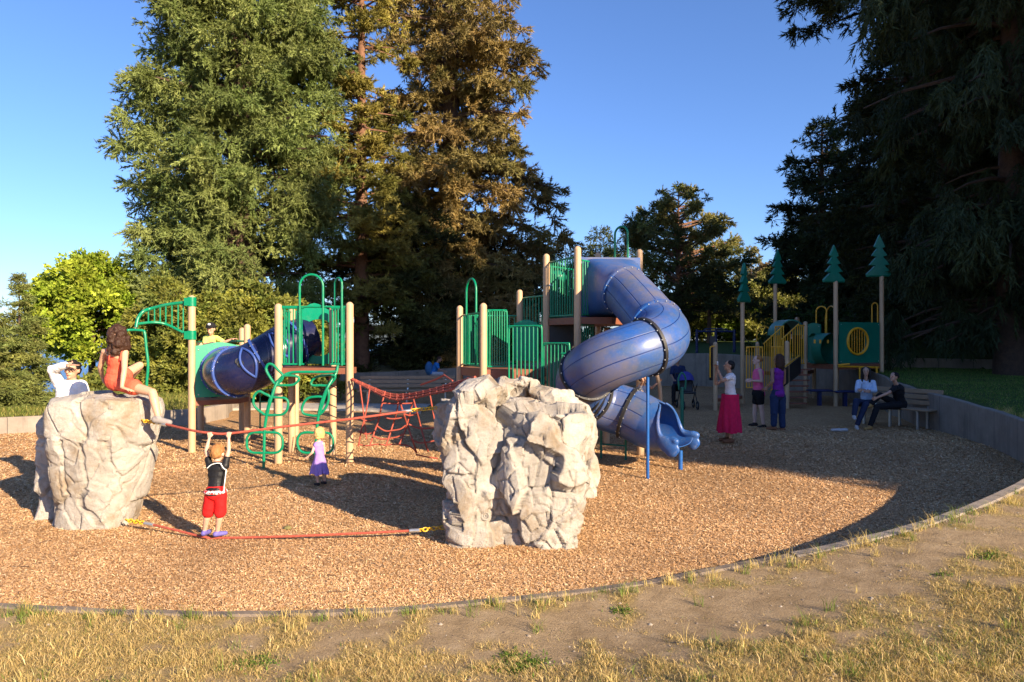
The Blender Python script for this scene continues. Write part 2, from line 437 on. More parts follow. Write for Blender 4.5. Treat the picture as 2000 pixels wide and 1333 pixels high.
# ground sheet: rings leaving the rim and reaching the horizon
dist = np.concatenate([[.075], np.arange(.15, 6, .16), np.arange(6, 30, .8), [32, 36, 42, 50, 60, 75, 95, 130, 180, 260, 400, 700, 1400, 3500]])
TG = np.linspace(0, 2*math.pi, 900, endpoint=False); RG = rim(TG, RR)
X = CX+(RG[None, :]+dist[:, None])*np.cos(TG)[None, :]; Y_ = CY+(RG[None, :]+dist[:, None])*np.sin(TG)[None, :]
Z = terrain(X, Y_)
def grid_faces(r, c, wrap=True):
    i = np.arange(r-1)[:, None]; j = np.arange(c if wrap else c-1)[None, :]; j2 = (j+1) % c
    return np.stack([i*c+j, i*c+j2, (i+1)*c+j2, (i+1)*c+j], -1).reshape(-1, 4)
V = np.stack([X, Y_, Z], -1).reshape(-1, 3)
def grass_mask(x, y):
    x = np.asarray(x, float); y = np.asarray(y, float); p = np.stack([x, y, x*0+9], -1)
    d = out_dist(x, y); path = np.exp(-((d-.75-.25*np.sin(x*1.3))/.38)**2)*sst((x+2.2)/1.5)*.55
    return np.clip(.72+fbm(p, .8, 4)*1.9+fbm(p, 6, 3, 8)*3.2-path+.25*sst((-1.5-x)/2), 0, 1)
lush = sst((V[:, 0]-7.5)/1.5)*sst((V[:, 1]-9)/3)*.95
lush = np.maximum(lush, sst((V[:, 1]-34)/8)*.7)
lush = np.maximum(lush, sst((-7-V[:, 0])/3)*sst((V[:, 1]-10)/3)*.55)

F = grid_faces(len(dist), 900)[:, ::-1]
g = link('ground', np_mesh('ground', V, F.copy(), M['ground'], col=np.stack([lush, grass_mask(V[:, 0], V[:, 1]), lush*0], -1)))
g['kind'] = 'structure'

# pit floor of wood chips
rad = np.concatenate([[0.02], np.linspace(.02, 1, 60)[1:]])
Xc = CX+((RR+.1)[None, ::2]*rad[:, None])*np.cos(TH[::2])[None]; Yc = CY+((RR+.1)[None, ::2]*rad[:, None])*np.sin(TH[::2])[None]
Pc = np.stack([Xc, Yc, Xc*0], -1)
Zc = fbm(Pc, .7, 3)*.05
def floor_z(x, y): return fbm(np.stack([np.asarray(x, float), np.asarray(y, float), np.asarray(x, float)*0], -1), .7, 3)*.05
V = np.concatenate([np.stack([Xc, Yc, Zc], -1).reshape(-1, 3)])
F = grid_faces(len(rad), NT//2)[:, ::-1]
F = [tuple(f) for f in F.tolist()]+[tuple(range(NT//2))]
fl = link('wood_chip_floor', np_mesh('wood_chip_floor', V, F, M['chips'])); fl['kind'] = 'structure'

# retaining walls and kerb following the rim
def rim_wall(name, a0, a1, thick, mat, over=0.0, step=.012):
    n = max(4, int(abs(a1-a0)/step))
    A = np.linspace(a0, a1, n)
    r = rim(A, RR); h = rim(A, HH)+over+fbm(np.stack([A*40, A*0, A*0], -1), 1.0, 4)*(.02 if thick < .15 else .004); V = []; UV = []; L = 0; px = None
    for a, q, z in zip(A, r, h):
        ca, sa = math.cos(a), math.sin(a)
        if px is not None: L += math.hypot(CX+q*ca-px[0], CY+q*sa-px[1])
        px = (CX+q*ca, CY+q*sa); b = min(.018, thick/5)
        for dd, zz in ((0, -.25), (0, z-b), (b, z), (thick-b, z), (thick, z-b), (thick, -.25)):
            V.append((CX+(q+dd)*ca, CY+(q+dd)*sa, zz)); UV.append((L, zz))
    F = []
    for i in range(n-1):
        for k in range(5): F.append((i*6+k, i*6+k+1, i*6+7+k, i*6+6+k))
    F.append(tuple(range(6))); F.append(tuple(reversed(range((n-1)*6, n*6))))
    mb = MB(); mb.add(V, F, UV); return mb.build(name, mat, sharp=35)
def ang(x, y): return math.atan2(y-CY, x-CX) % (2*math.pi)
aF0, aF1 = ang(-10, 7.2), ang(2.35, 5.84)
k = rim_wall('concrete_kerb', aF0, aF1, .10, M['kerb'])
tag(k, 'low flush concrete kerb between the dry grass in front and the wood chips', 'kerb')
wr = rim_wall('retaining_wall', ang(2.35, 5.84)-2*math.pi, ang(11.8, 23.5), .13, M['concrete'])
tag(wr, 'curved concrete retaining wall on the right, rising behind the seated women', 'retaining wall')
wb_ = rim_wall('retaining_wall', ang(11.8, 23.5), ang(-7.5, 28.4), .2, M['concrete'], .02)
tag(wb_, 'shaded concrete retaining wall at the back, behind the yellow play structure', 'retaining wall')
wl_ = rim_wall('retaining_wall', ang(-7.5, 28.4), aF0, .2, M['concrete'])
tag(wl_, 'low sunlit concrete wall with joints at the far left, below the big tree', 'retaining wall')
# upper terrace wall on the right
mb = MB(); pts = [(12.6, 23.9), (15, 24.15), (18, 24.1), (22, 23.6), (27, 22.6), (34, 21)]
pl = [Vector((x, y, 0)) for x, y in pts]; pl = spline(pl, 6); L = 0
V = []; UV = []
for i, p in enumerate(pl):
    t = (pl[min(i+1, len(pl)-1)]-pl[max(i-1, 0)]).normalized(); nrm = Vector((-t.y, t.x, 0))
    if i: L += (p-pl[i-1]).length
    z0 = float(terrain(p.x, p.y-.5))
    for dd, zz in ((0, -.2), (0, z0+.34), (.02, z0+.36), (.18, z0+.36), (.2, z0+.34), (.2, -.2)):
        V.append(p+nrm*dd+Vector((0, 0, zz))); UV.append((L, zz))
F = [(i*6+k_, i*6+6+k_, i*6+7+k_, i*6+k_+1) for i in range(len(pl)-1) for k_ in range(5)]
mb.add(V, F, UV); tw = mb.build('retaining_wall', M['concrete'], sharp=35)
tag(tw, 'straight upper concrete wall at the foot of the dark ivy slope on the right', 'retaining wall')

# paved strip at the back left
mb = MB(); n = 26; V = []; UV = []
for i in range(n):
    u = i/(n-1); x = lerp(-9.2, -2.5, u)
    y0 = 19.6+.5*math.sin(u*3)-.9*u; y1 = 21.6-.4*u
    x0 = x
    V += [(x0, y0, .055), (x0, y1, .055), (x0, y0, -.1)]; UV += [(x, 0)]*3
F = [(i*3, i*3+3, i*3+4, i*3+1) for i in range(n-1)]+[(i*3+2, i*3+5, i*3+3, i*3) for i in range(n-1)]
mb.add(V, F, UV); pv = mb.build('path', M['paving']); pv['kind'] = 'structure'

# lake and its far shore
mb = MB(); mb.add([(-4000, 40, -5), (-12, 40, -5), (-12, 4000, -5), (-4000, 4000, -5)], [(0, 1, 2, 3)])
lk = mb.build('lake_water', M['water'], smooth=False); lk['kind'] = 'structure'
hx = np.linspace(-3300, 200, 160); rows = []
for k_, (yy, f) in enumerate(((2300, 0), (2420, .75), (2700, 1), (3100, .9))):
    hz = 62+34*np.sin(hx*.0021+1)+18*np.sin(hx*.0071)+8*np.sin(hx*.031)
    rows.append(np.stack([hx, hx*0+yy, -6+hz*f], -1))
hv = np.concatenate(rows)
hl = link('far_hills', np_mesh('far_hills', hv, grid_faces(4, 160, False).copy(), M['hill'])); hl['kind'] = 'structure'

# ---------------------------------------------------------------- moulded boulders
def remeshed(mb, voxel, smooth_it=0):
    me = bpy.data.meshes.new('tmp'); me.from_pydata(mb.v, [], mb.f)
    o = bpy.data.objects.new('tmp', me); C.objects.link(o)
    md = o.modifiers.new('r', 'REMESH'); md.mode = 'VOXEL'; md.voxel_size = voxel; md.adaptivity = 0
    if smooth_it:
        s = o.modifiers.new('s', 'SMOOTH'); s.factor = .5; s.iterations = smooth_it
    dg = bpy.context.evaluated_depsgraph_get(); ev = o.evaluated_get(dg)
    m2 = bpy.data.meshes.new_from_object(ev)
    bpy.data.objects.remove(o); bpy.data.meshes.remove(me)
    return m2
def get_v(me):
    v = np.zeros(len(me.vertices)*3, dtype=np.float32); me.vertices.foreach_get('co', v); v = v.reshape(-1, 3)
    n = np.zeros(len(me.vertices)*3, dtype=np.float32); me.vertex_normals.foreach_get('vector', n)
    return v, n.reshape(-1, 3)

def column(mb, prof, cx, cy, depth_ratio=1.0, power=2.6, n=40, tilt=0.0, rot=0.0):
    """prof: list of (z, xleft, xright) in world metres"""
    V = []; rows = []
    for (z, a, b) in prof:
        c = (a+b)/2; hw = (b-a)/2
        for k in range(n):
            t = 2*math.pi*k/n; ct, st = math.cos(t), math.sin(t)
            x = abs(ct)**(2/power)*(1 if ct > 0 else -1); y = abs(st)**(2/power)*(1 if st > 0 else -1)
            xr = x*math.cos(rot)-y*math.sin(rot); yr = x*math.sin(rot)+y*math.cos(rot)
            V.append((c+xr*hw, cy+yr*hw*depth_ratio+tilt*z, z))
    F = []
    for i in range(len(prof)-1):
        for k in range(n):
            l = (k+1) % n; F.append((i*n+k, i*n+l, (i+1)*n+l, (i+1)*n+k))
    F.append(tuple(reversed(range(n)))); F.append(tuple(range((len(prof)-1)*n, len(prof)*n)))
    mb.add(V, F)

def boulder(mb, name, seed, cell=.34, amp=.07, groove=.035, voxel=.012, k=.62, fine=.010, crack=.5):
    me = remeshed(mb, voxel, 8)
    v, nr = get_v(me); rng = np.random.default_rng(seed); v = v.astype(np.float64); nr0 = nr.astype(np.float64); tone = None
    for lev, (cl, am, kk, gr) in enumerate(((cell, amp, k, groove), (cell*.42, amp*.38, k*.5, groove*.45))):
        ns = int((len(v)*voxel**2)/(cl**2*1.25)); sid = rng.choice(len(v), ns, replace=False)
        st = np.array([1, 1, .72]); wv = v+np.stack([fbm(v, 2.6, 3, 5+lev), fbm(v, 2.6, 3, 35), fbm(v, 2.6, 3, 65)], -1)*cl*.75
        q = wv*st; pq = wv[sid]*st; best = np.full((len(v), 2), 1e9); idx = np.zeros(len(v), int); id2 = np.zeros(len(v), int)
        for s in range(ns):
            d = ((q-pq[s])**2).sum(1); m1 = d < best[:, 0]; m2 = (~m1) & (d < best[:, 1])
            best[m1, 1] = best[m1, 0]; id2[m1] = idx[m1]; best[m1, 0] = d[m1]; idx[m1] = s; best[m2, 1] = d[m2]; id2[m2] = s
        best = np.sqrt(best); edge = (best[:, 1]-best[:, 0])
        nc = unit(nr0[sid]+rng.normal(size=(ns, 3))*np.array([.34, .34, .30])); cc_ = v[sid]+nc*(rng.random((ns, 1))-.5)*2*am
        dp = ((cc_[idx]-v)*nc[idx]).sum(1)*kk; dp = np.tanh(dp/(am*2.2))*am*2.2
        v = v+nc[idx]*dp[:, None]
        hsh = ((idx*7919+id2*7919) % 97)/97.0; open_ = (hsh < crack)
        v = v-nr0*(gr*np.exp(-(edge/(cl*.05))**2)*open_)[:, None]
        if lev == 0: tone = .90+.16*rng.random(ns)[idx]
    v = v+nr0*(fbm(v, 8, 5)*fine*2)[:, None]
    me.vertices.foreach_set('co', v.astype(np.float32).ravel())
    me.polygons.foreach_set('use_smooth', [True]*len(me.polygons))
    a = me.color_attributes.new('tint', 'FLOAT_COLOR', 'POINT'); c = np.ones((len(v), 4), np.float32); c[:, :3] = tone[:, None]
    a.data.foreach_set('color', c.ravel())
    me.materials.clear(); me.materials.append(M['rock']); me.update(); me.name = name
    return link(name, me)
def pz(py, Y): return CZ-(py-666.5)*Y/S
def px_(px, Y): return (px-1000)*Y/S

# left boulder
Yl = 7.45
def row(Y, py, a, b): return (pz(py, Y), px_(a, Y), px_(b, Y))
mb = MB()
column(mb, [(-.15, px_(112, Yl), px_(240, Yl)), row(Yl, 1040, 112, 243), row(Yl, 990, 118, 255), row(Yl, 930, 112, 268), row(Yl, 870, 108, 280), row(Yl, 820, 104, 288),
            row(Yl, 797, 106, 289), row(Yl, 780, 112, 284), row(Yl, 772, 135, 268)], 0, Yl+.12, .95, 3.0)
column(mb, [(-.15, px_(72, 7.8), px_(125, 7.8)), row(7.8, 1000, 80, 135), row(7.8, 940, 78, 130), row(7.8, 880, 80, 130), row(7.8, 830, 80, 130), row(7.8, 814, 90, 125)], 0, 7.85, 1.5, 2.6)
rl = boulder(mb, 'climbing_boulder', 3, .46, .034, .035, k=.45, crack=.5, fine=.016)
tag(rl, 'tall pale climbing boulder on the left with a woman in orange sitting on it', 'boulder')

# centre boulder
Yc_ = 6.88
mb = MB()
column(mb, [(-.15, px_(885, Yc_), px_(985, Yc_)), row(Yc_, 1065, 880, 990), row(Yc_, 1000, 878, 990), row(Yc_, 930, 872, 985), row(Yc_, 860, 862, 985), row(Yc_, 800, 866, 988),
            row(Yc_, 770, 880, 992), row(Yc_, 752, 900, 985), row(Yc_, 742, 915, 965)], 0, Yc_, 1.0, 2.7)
column(mb, [row(7.5, 870, 860, 930), row(7.5, 820, 852, 930), row(7.5, 795, 850, 930), row(7.5, 782, 860, 925)], 0, 7.55, .8, 2.8)
column(mb, [(-.15, px_(985, 6.85), px_(1118, 6.85)), row(6.85, 1070, 982, 1122), row(6.85, 1010, 978, 1132), row(6.85, 950, 976, 1142), row(6.85, 900, 978, 1146), row(6.85, 850, 985, 1150),
            row(6.85, 820, 988, 1150), row(6.85, 800, 998, 1142)], 0, 6.86, .9, 3.4)
column(mb, [(-.15, -.35, .45), (.5, -.35, .5), (1.05, -.3, .52), (1.3, -.2, .42)], 0, 7.6, 1.0, 2.8)
rc = boulder(mb, 'climbing_boulder', 11, .33, .075, .045, k=.75, fine=.018, crack=.6)
tag(rc, 'large craggy climbing boulder in the centre with a low right shoulder', 'boulder')
# the drain-like ring moulded on its face
from mathutils.bvhtree import BVHTree
bv = BVHTree.FromPolygons([v_.co for v_ in rc.data.vertices], [tuple(p_.vertices) for p_ in rc.data.polygons])
h0 = bv.ray_cast(Vector((0, 0, CZ)), (P(948, 1008, 6.5)-Vector((0, 0, CZ))).normalized())[0]
mb = MB(); c0 = h0-Vector((0, .004, 0)); mb.torus(c0, .036, .012, (0, 1, .05), 28, 8); mb.torus(c0, .016, .007, (0, 1, .05), 20, 6)
mb.tube([c0+Vector((0, .10, 0)), c0+Vector((0, .006, 0))], .036, 20)
o = mb.build('anchor_ring', M['rock'], rc); ca_ = o.data.color_attributes.new('tint', 'FLOAT_COLOR', 'POINT'); ca_.data.foreach_set('color', [.95]*(4*len(o.data.vertices)))

# bridging boulder behind it
mb = MB(); Yb = 8.9
column(mb, [(-.15, px_(1105, Yb), px_(1165, Yb)), row(Yb, 900, 1100, 1165), row(Yb, 820, 1085, 1160), row(Yb, 795, 1085, 1150), row(Yb, 778, 1085, 1125)], 0, Yb, 1.0, 2.8)
column(mb, [(-.15, px_(960, Yb), px_(1003, Yb)), row(Yb, 900, 960, 1002), row(Yb, 800, 955, 1000), row(Yb, 752, 950, 998)], 0, Yb, 1.0, 2.8)
mb.tube([P(975, 758, Yb), P(1010, 755, Yb), P(1045, 762, Yb), P(1075, 776, Yb-.1), P(1110, 785, Yb)], [.14, .11, .12, .15, .16], 14)
rb = boulder(mb, 'climbing_boulder', 21, .3, .045, .025, voxel=.015)
tag(rb, 'smaller arched climbing boulder with a gap, showing behind the centre boulder', 'boulder')

# ---------------------------------------------------------------- ropes between the boulders
def rope_line(name, label, pts, anchors, lump):
    e = empty(name, pts[0], label, 'rope')
    mb = MB(); mb.tube(spline(pts, 10), .0125, 8, dome=False); mb.build('rope', M['rope'], e)
    for (p, q) in lump:
        m = MB(); m.tube([p, q], .020, 10, dome=False); m.build('ferrule', M['steel'], e)
    for (p, q) in anchors:
        p, q = Vector(p), Vector(q); d = q-p; n = max(2, int(d.length/.038)); m = MB()
        for i in range(n):
            c = p+d*(i+.5)/n; ax = d.normalized().orthogonal() if i % 2 else d.normalized().cross(d.normalized().orthogonal())
            u = d.normalized()
            m.tube([c+u*math.cos(t)*.027+ax*math.sin(t)*.015 for t in np.linspace(0, 2*math.pi, 12, endpoint=False)], .006, 6, closed=True)
        m.build('chain', M['yellowchain'], e)
    return e
yU = [P(283, 822, 7.35), P(320, 828, 7.2), P(380, 842, 6.95), P(412, 846, 6.9), P(447, 847, 6.9), P(560, 833, 6.95), P(690, 818, 7.05), P(800, 803, 7.2)]
rope_line('hand_rope', 'upper red rope strung between the two boulders, gripped by the small boy', yU[1:],
          [(P(278, 822, 7.35), yU[1]), (P(803, 802, 7.2), P(852, 797, 7.3))], [(P(306, 826, 7.24), P(325, 830, 7.18)), (P(785, 805, 7.19), P(804, 802, 7.21))])
yL = [P(285, 1022, 7.15), P(340, 1035, 7.0), P(398, 1049, 6.9), P(430, 1051, 6.9), P(560, 1048, 6.85), P(700, 1042, 6.85), P(800, 1037, 6.85)]
rope_line('foot_rope', 'lower red rope just above the wood chips, the small boy standing on it', yL,
          [(P(246, 1016, 7.25), yL[0]), (P(818, 1036, 6.85), P(868, 1030, 6.9))], [(P(300, 1026, 7.1), P(283, 1022, 7.15)), (P(800, 1037, 6.85), P(820, 1036, 6.85))])

# small stone on the chips
mb = MB(); mb.ell((0, 0, 0), (.045, .035, .022), 16)
me = remeshed(mb, .006, 2); v, nr = get_v(me); v = v+nr*(fbm(v, 30, 3)*.012)[:, None]; me.vertices.foreach_set('co', v.astype(np.float32).ravel())
me.materials.clear(); me.materials.append(plain('mossy_stone', (.16, .14, .05), .9, .3, 20, bmp=.5)); me.name = 'stone'
so = link('stone', me); so.location = (*G(562, 1034)[:2], .015)
tag(so, 'small mossy stone lying on the wood chips right of the hanging boy', 'stone')

# ---------------------------------------------------------------- play equipment helpers
PR = .0635
def post(e, x, y, ztop, r=PR, mat='post', z0=None, cap=True):
    z0 = -.1 if z0 is None else z0
    mb = MB(); mb.tube([(x, y, z0), (x, y, ztop-r*.9)], r, 20, caps=True)
    mb.tube([(x, y, ztop-r*.9), (x, y, ztop-r*.65), (x, y, ztop-r*.35), (x, y, ztop-r*.1), (x, y, ztop)], [r, r*.93, r*.74, r*.42, r*.03], 20)
    o = mb.build('post', M[mat], e)
    return o
def rail(e, p0, p1, z0, z1, n, r=.0165, bar=.012, mat='green', round_end=False, name='railing'):
    """vertical bars between a top and a bottom rail; p0,p1 = (x,y) or (x,y,dz)"""
    mb = MB(); a = Vector((p0[0], p0[1], 0)); b = Vector((p1[0], p1[1], 0)); d0 = p0[2] if len(p0) > 2 else 0; d1 = p1[2] if len(p1) > 2 else 0
    A0, A1 = a+Vector((0, 0, z0+d0)), a+Vector((0, 0, z1+d0)); B0, B1 = b+Vector((0, 0, z0+d1)), b+Vector((0, 0, z1+d1))
    mb.tube([A1, B1], r, 10); mb.tube([A0, B0], r, 10)
    if round_end:
        u = (B1-A1).normalized()*.09; v = Vector((0, 0, .09)); v = Vector((0, 0, .09))
        mb.tube(spline([B0, B0+Vector((0, 0, .1)), B1-v, B1-u*.3-v*.3, B1-u], 5), r, 10)
        mb.tube(spline([A0, A0+Vector((0, 0, .1)), A1-v, A1+u*.3-v*.3, A1+u], 5), r, 10)
    for i in range(n):
        t = (i+.5)/n if not round_end else (i+1)/(n+1)
        mb.tube([A0.lerp(B0, t), A1.lerp(B1, t)], bar, 7, caps=False)
    return mb.build(name, M[mat], e)
def deck(e, poly, z, th=.07, mat='deck'):
    mb = MB(); n = len(poly)
    V = [Vector((x, y, zz)) for zz in (z-th, z) for x, y in poly]
    mb.add(V, [tuple(reversed(range(n))), tuple(range(n, 2*n))]+[(i, (i+1) % n, (i+1) % n+n, i+n) for i in range(n)])
    return mb.build('deck', M[mat], e, smooth=False)
def arch(e, p, q, z0, ztop, r=.0165, mat='green', name='arch_handle'):
    p = Vector((*p[:2], 0)); q = Vector((*q[:2], 0)); w = (q-p).length/2; c = (p+q)/2; u = (q-p).normalized()
    pts = [p+Vector((0, 0, z0)), p+Vector((0, 0, (z0+ztop)/2))]+[c-u*w*math.cos(t)+Vector((0, 0, ztop-w+w*math.sin(t))) for t in np.linspace(0, math.pi, 13)]+[q+Vector((0, 0, (z0+ztop)/2)), q+Vector((0, 0, z0))]
    mb = MB(); mb.tube(pts, r, 10); return mb.build(name, M[mat], e)
def panel(e, p, q, z0, z1, hole=None, wave=0.0, mat='greenpanel', th=.035, name='panel', n=40):
    """flat panel with an optional round hole (u, z, radius)"""
    p = Vector((p[0], p[1], 0)); q = Vector((q[0], q[1], 0)); W = (q-p).length; u = (q-p).normalized(); nrm = Vector((-u.y, u.x, 0))
    top = lambda s: z1+wave*math.sin(math.pi*s)**2
    mb = MB()
    def pt(a, z, side): return p+u*a+nrm*(th/2*side)+Vector((0, 0, z))
    if hole is None:
        ring = [(0, z0), (W, z0)]+[(W*(1-i/20), top(1-i/20)) for i in range(21)]
        m = len(ring); V = [pt(a, z, sd_) for sd_ in (-1, 1) for a, z in ring]
        mb.add(V, [tuple(range(m)), tuple(reversed(range(m, 2*m)))]+[(i, i+m, (i+1) % m+m, (i+1) % m) for i in range(m)])
    else:
        hu, hz, hr = hole; inn = []; out = []
        for i in range(n):
            t = 2*math.pi*i/n; ct, st = math.cos(t), math.sin(t); inn.append((hu+hr*ct, hz+hr*st))
            k = 1e9
            if ct > 1e-6: k = min(k, (W-hu)/ct)
            if ct < -1e-6: k = min(k, -hu/ct)
            if st > 1e-6: k = min(k, (z1-hz)/st)
            if st < -1e-6: k = min(k, (z0-hz)/st)
            a, z = hu+k*ct, hz+k*st
            if abs(z-z1) < 1e-4: z = top(a/W)
            out.append((a, z))
        # exact corners
        for (ca, cz) in ((0, z0), (W, z0), (W, z1), (0, z1)):
            j = min(range(n), key=lambda i: (out[i][0]-ca)**2+(out[i][1]-cz)**2); out[j] = (ca, cz)
        V = [pt(a, z, sd_) for sd_ in (-1, 1) for a, z in inn+out]; F = []
        for i in range(n):
            j = (i+1) % n
            F.append((i, n+i, n+j, j)); F.append((2*n+i, 2*n+j, 3*n+j, 3*n+i))
            F.append((i, j, 2*n+j, 2*n+i)); F.append((n+i, 3*n+i, 3*n+j, n+j))
        mb.add(V, F)
    mb.cur = 1; b = mb
    for (a, z) in ((.05, z0+.05), (W-.05, z0+.05), (.05, z1-.07), (W-.05, z1-.07)): b.ell(pt(a, z, -1), .014, 8); b.ell(pt(a, z, 1), .014, 8)
    o = mb.build(name, [M[mat], M['steel']], e, sharp=30)
    return o
def tubepath(e, name, pts, rad, mat, n=40, seam=None, seammat='seam', both=True, thick=.0, power=None):
    mb = MB(); P_ = [Vector(p) for p in pts]
    mb.tube(P_, rad, n, caps=False)
    if thick:
        r2 = [r-thick for r in rad] if hasattr(rad, '__len__') else rad-thick
        k = len(mb.v); mb.tube(P_, r2, n, caps=False)
        mb.f[-(len(P_)-1)*n:] = [tuple(reversed(f)) for f in mb.f[-(len(P_)-1)*n:]]
    o = mb.build(name, M[mat], e, sharp=60)
    if seam:
        for i in seam:
            m = MB(); t = (P_[min(i+1, len(P_)-1)]-P_[max(i-1, 0)]).normalized(); rr = rad[i] if hasattr(rad, '__len__') else rad
            m.tube([P_[i]-t*.022, P_[i]-t*.02, P_[i]+t*.02, P_[i]+t*.022], [rr-.002, rr+.035, rr+.035, rr-.002], n, caps=False)
            m.cur = 1; b = m; u = t.orthogonal().normalized(); v = t.cross(u)
            for k in range(16):
                a = 2*math.pi*k/16; b.ell(P_[i]+(u*math.cos(a)+v*math.sin(a))*(rr+.03)-t*.024, .011, 6); b.ell(P_[i]+(u*math.cos(a)+v*math.sin(a))*(rr+.03)+t*.024, .011, 6)
            m.build('seam_ring', [M[seammat], M['steel']], e, sharp=30)
    return o

# ================================================================ left play structure
eL = empty('play_structure', (-3.9, 12.2, 0), 'green and tan play structure on the left with a dark blue crawl tunnel', 'play structure')
a_ = G(375, 883); post(eL, a_.x, a_.y, pz(577, a_.y))
b_ = G(544, 905); post(eL, b_.x, b_.y, pz(593, b_.y))
c_ = G(683, 905); post(eL, c_.x, c_.y, pz(590, c_.y))
d_ = G(650, 889); post(eL, d_.x, d_.y, pz(597, d_.y))
e_ = Vector((-3.95, 12.25, 0)); post(eL, e_.x, e_.y, 2.6)
f_ = Vector((px_(483, 13.3), 13.3, 0)); post(eL, f_.x, f_.y, pz(633, 13.3))
h_ = Vector((px_(473, 14.6), 14.6, 0)); post(eL, h_.x, h_.y, pz(640, 14.6))
i_ = Vector((px_(578, 14.5), 14.5, 0)); post(eL, i_.x, i_.y, 1.45)
j_ = Vector((px_(392, 14.5), 14.5, 0)); post(eL, j_.x, j_.y, 2.0)
for z, h_2 in ((.10, .05), (.17, .03)): mb = MB(); mb.box((d_.x+.01, d_.y-PR-.002, z), (.055, .006, h_2)); mb.build('sticker', M['white'], eL, smooth=False)
# black straps wound on the post
for z in (1.05, .86, .68, 1.2):
    mb = MB(); mb.tube([(d_.x+math.cos(t)*(PR+.006), d_.y+math.sin(t)*(PR+.006), z-.035*math.cos(t-.6)) for t in np.linspace(0, 2*math.pi, 20, endpoint=False)], .008, 6, closed=True)
    mb.build('strap', M['black'], eL)
# upper deck and its railings
zd = 1.56
deck(eL, [(b_.x-.02, b_.y-.02), (c_.x+.02, c_.y-.02), (c_.x+.02, c_.y+.4), (d_.x+.1, d_.y+.1), (d_.x-.1, e_.y+.1), (e_.x-.03, e_.y+.05)], zd, .1)
yf = b_.y-.01
rail(eL, (b_.x+.07, yf), (b_.x+.42, yf), zd+.06, zd+.98, 5)
rail(eL, (b_.x+.86, yf), (c_.x-.07, yf), zd+.06, zd+.98, 5)
mb = MB(); mb.tube([(b_.x+.06, yf, zd+1.0), (c_.x-.06, yf, zd+1.0)], .018, 10); mb.build('top_rail', M['green'], eL)
arch(eL, (b_.x+.36, yf-.03), (b_.x+.74, yf-.03), zd+.04, pz(537, yf), .02)
arch(eL, (c_.x-.27, yf+.12), (c_.x-.12, yf-.02), zd+.04, pz(543, yf), .018)
rail(eL, (c_.x, c_.y+.07), (d_.x, d_.y-.07), zd+.06, zd+.98, 7)
# panel with the tunnel mouth at the back of the deck
panel(eL, (e_.x+.07, e_.y), (d_.x-.06, d_.y+.25), zd+.03, zd+.98, (.42, zd+.50, .33), .14)
rail(eL, (b_.x, b_.y+.07), (e_.x, e_.y-.07), zd+.06, zd+.96, 6)
# lower deck, its panel and rails
zl = .92
deck(eL, [(a_.x, a_.y-.02), (f_.x+.05, f_.y-.55), (f_.x+.05, f_.y+.05), (h_.x, h_.y), (j_.x, j_.y)], zl, .09)
panel(eL, (a_.x+.06, a_.y), (px_(476, 12.75), 12.75), .98, pz(676, 12.5), (.52, 1.46, .40), .07)
mb = MB(); p0 = (a_.x, a_.y+.1, 2.0); mb.tube(spline([(j_.x, j_.y, 1.98), (f_.x, f_.y+.3, 2.0), (px_(545, 13.6), 13.6, 2.0)], 4), .02, 8); mb.tube([(j_.x, j_.y, 1.98), (a_.x, a_.y, 1.98)], .02, 8); mb.build('top_rail', M['green'], eL)
rail(eL, (h_.x, h_.y), (j_.x, j_.y), zl+.08, zl+.95, 9)
# crawl tunnel
tp = [(-5.26, 12.62, 1.46), (-5.12, 12.30, 1.45), (-4.88, 12.05, 1.46), (-4.62, 11.95, 1.52), (-4.38, 11.98, 1.64), (-4.16, 12.1, 1.80), (-3.95, 12.3, 1.96), (-3.72, 12.52, 2.06)]
T = spline(tp, 6)
i0 = 0
tubepath(eL, 'tunnel', T, .42, 'tunnel', 44, seam=[3, 12, 24, 36], thick=.012)
# porthole rings / eye shaped windows in the tunnel
for (k_, aa, rr) in ((8, 2.9, .045), (8, 3.35, .045), (16, 2.95, .05), (16, 3.3, .05), (20, 3.05, .05), (27, 2.6, .055), (32, 2.9, .05), (32, 2.3, .05)):
    t = (T[k_+1]-T[k_-1]).normalized(); up = (Vector((0, 0, 1))-t*t.z).normalized(); sdv = t.cross(up)
    dr = up*math.cos(aa)*-1+sdv*math.sin(aa)
    dr = (-sdv*math.cos(aa-math.pi)+up*math.sin(aa-math.pi+.25)); 
    if dr.y > 0: dr = Vector((dr.x, -dr.y, dr.z))
    mb = MB(); c = T[k_]+dr*.418; mb.torus(c, rr, .012, dr, 20, 6); mb.tube([c-dr*.01, c+dr*.006], rr, 18); mb.build('porthole', M['black'], eL)
mb = MB()     # moulded ribs near the elbow
for k_, s0, s1, rr in ((21, -.5, .9, .435), (30, -.2, 1.1, .435)):
    t = (T[k_+1]-T[k_-1]).normalized(); up = (Vector((0, 0, 1))-t*t.z).normalized(); sdv = t.cross(up)
    if sdv.y > 0: sdv = -sdv
    pts = []
    for q in np.linspace(0, 1, 14):
        a = lerp(s0, s1, q); pts.append(T[k_]+t*(.14*math.sin(q*math.pi))+(sdv*math.cos(a)+up*math.sin(a))*rr)
    mb.tube(pts, .02, 8)
    pts = [T[k_]-t*(.10*math.sin(q*math.pi))+(sdv*math.cos(lerp(s0, s1, q))+up*math.sin(lerp(s0, s1, q)))*rr for q in np.linspace(0, 1, 14)]
    mb.tube(pts, .02, 8)
mb.build('tunnel_rib', M['seam'], eL)

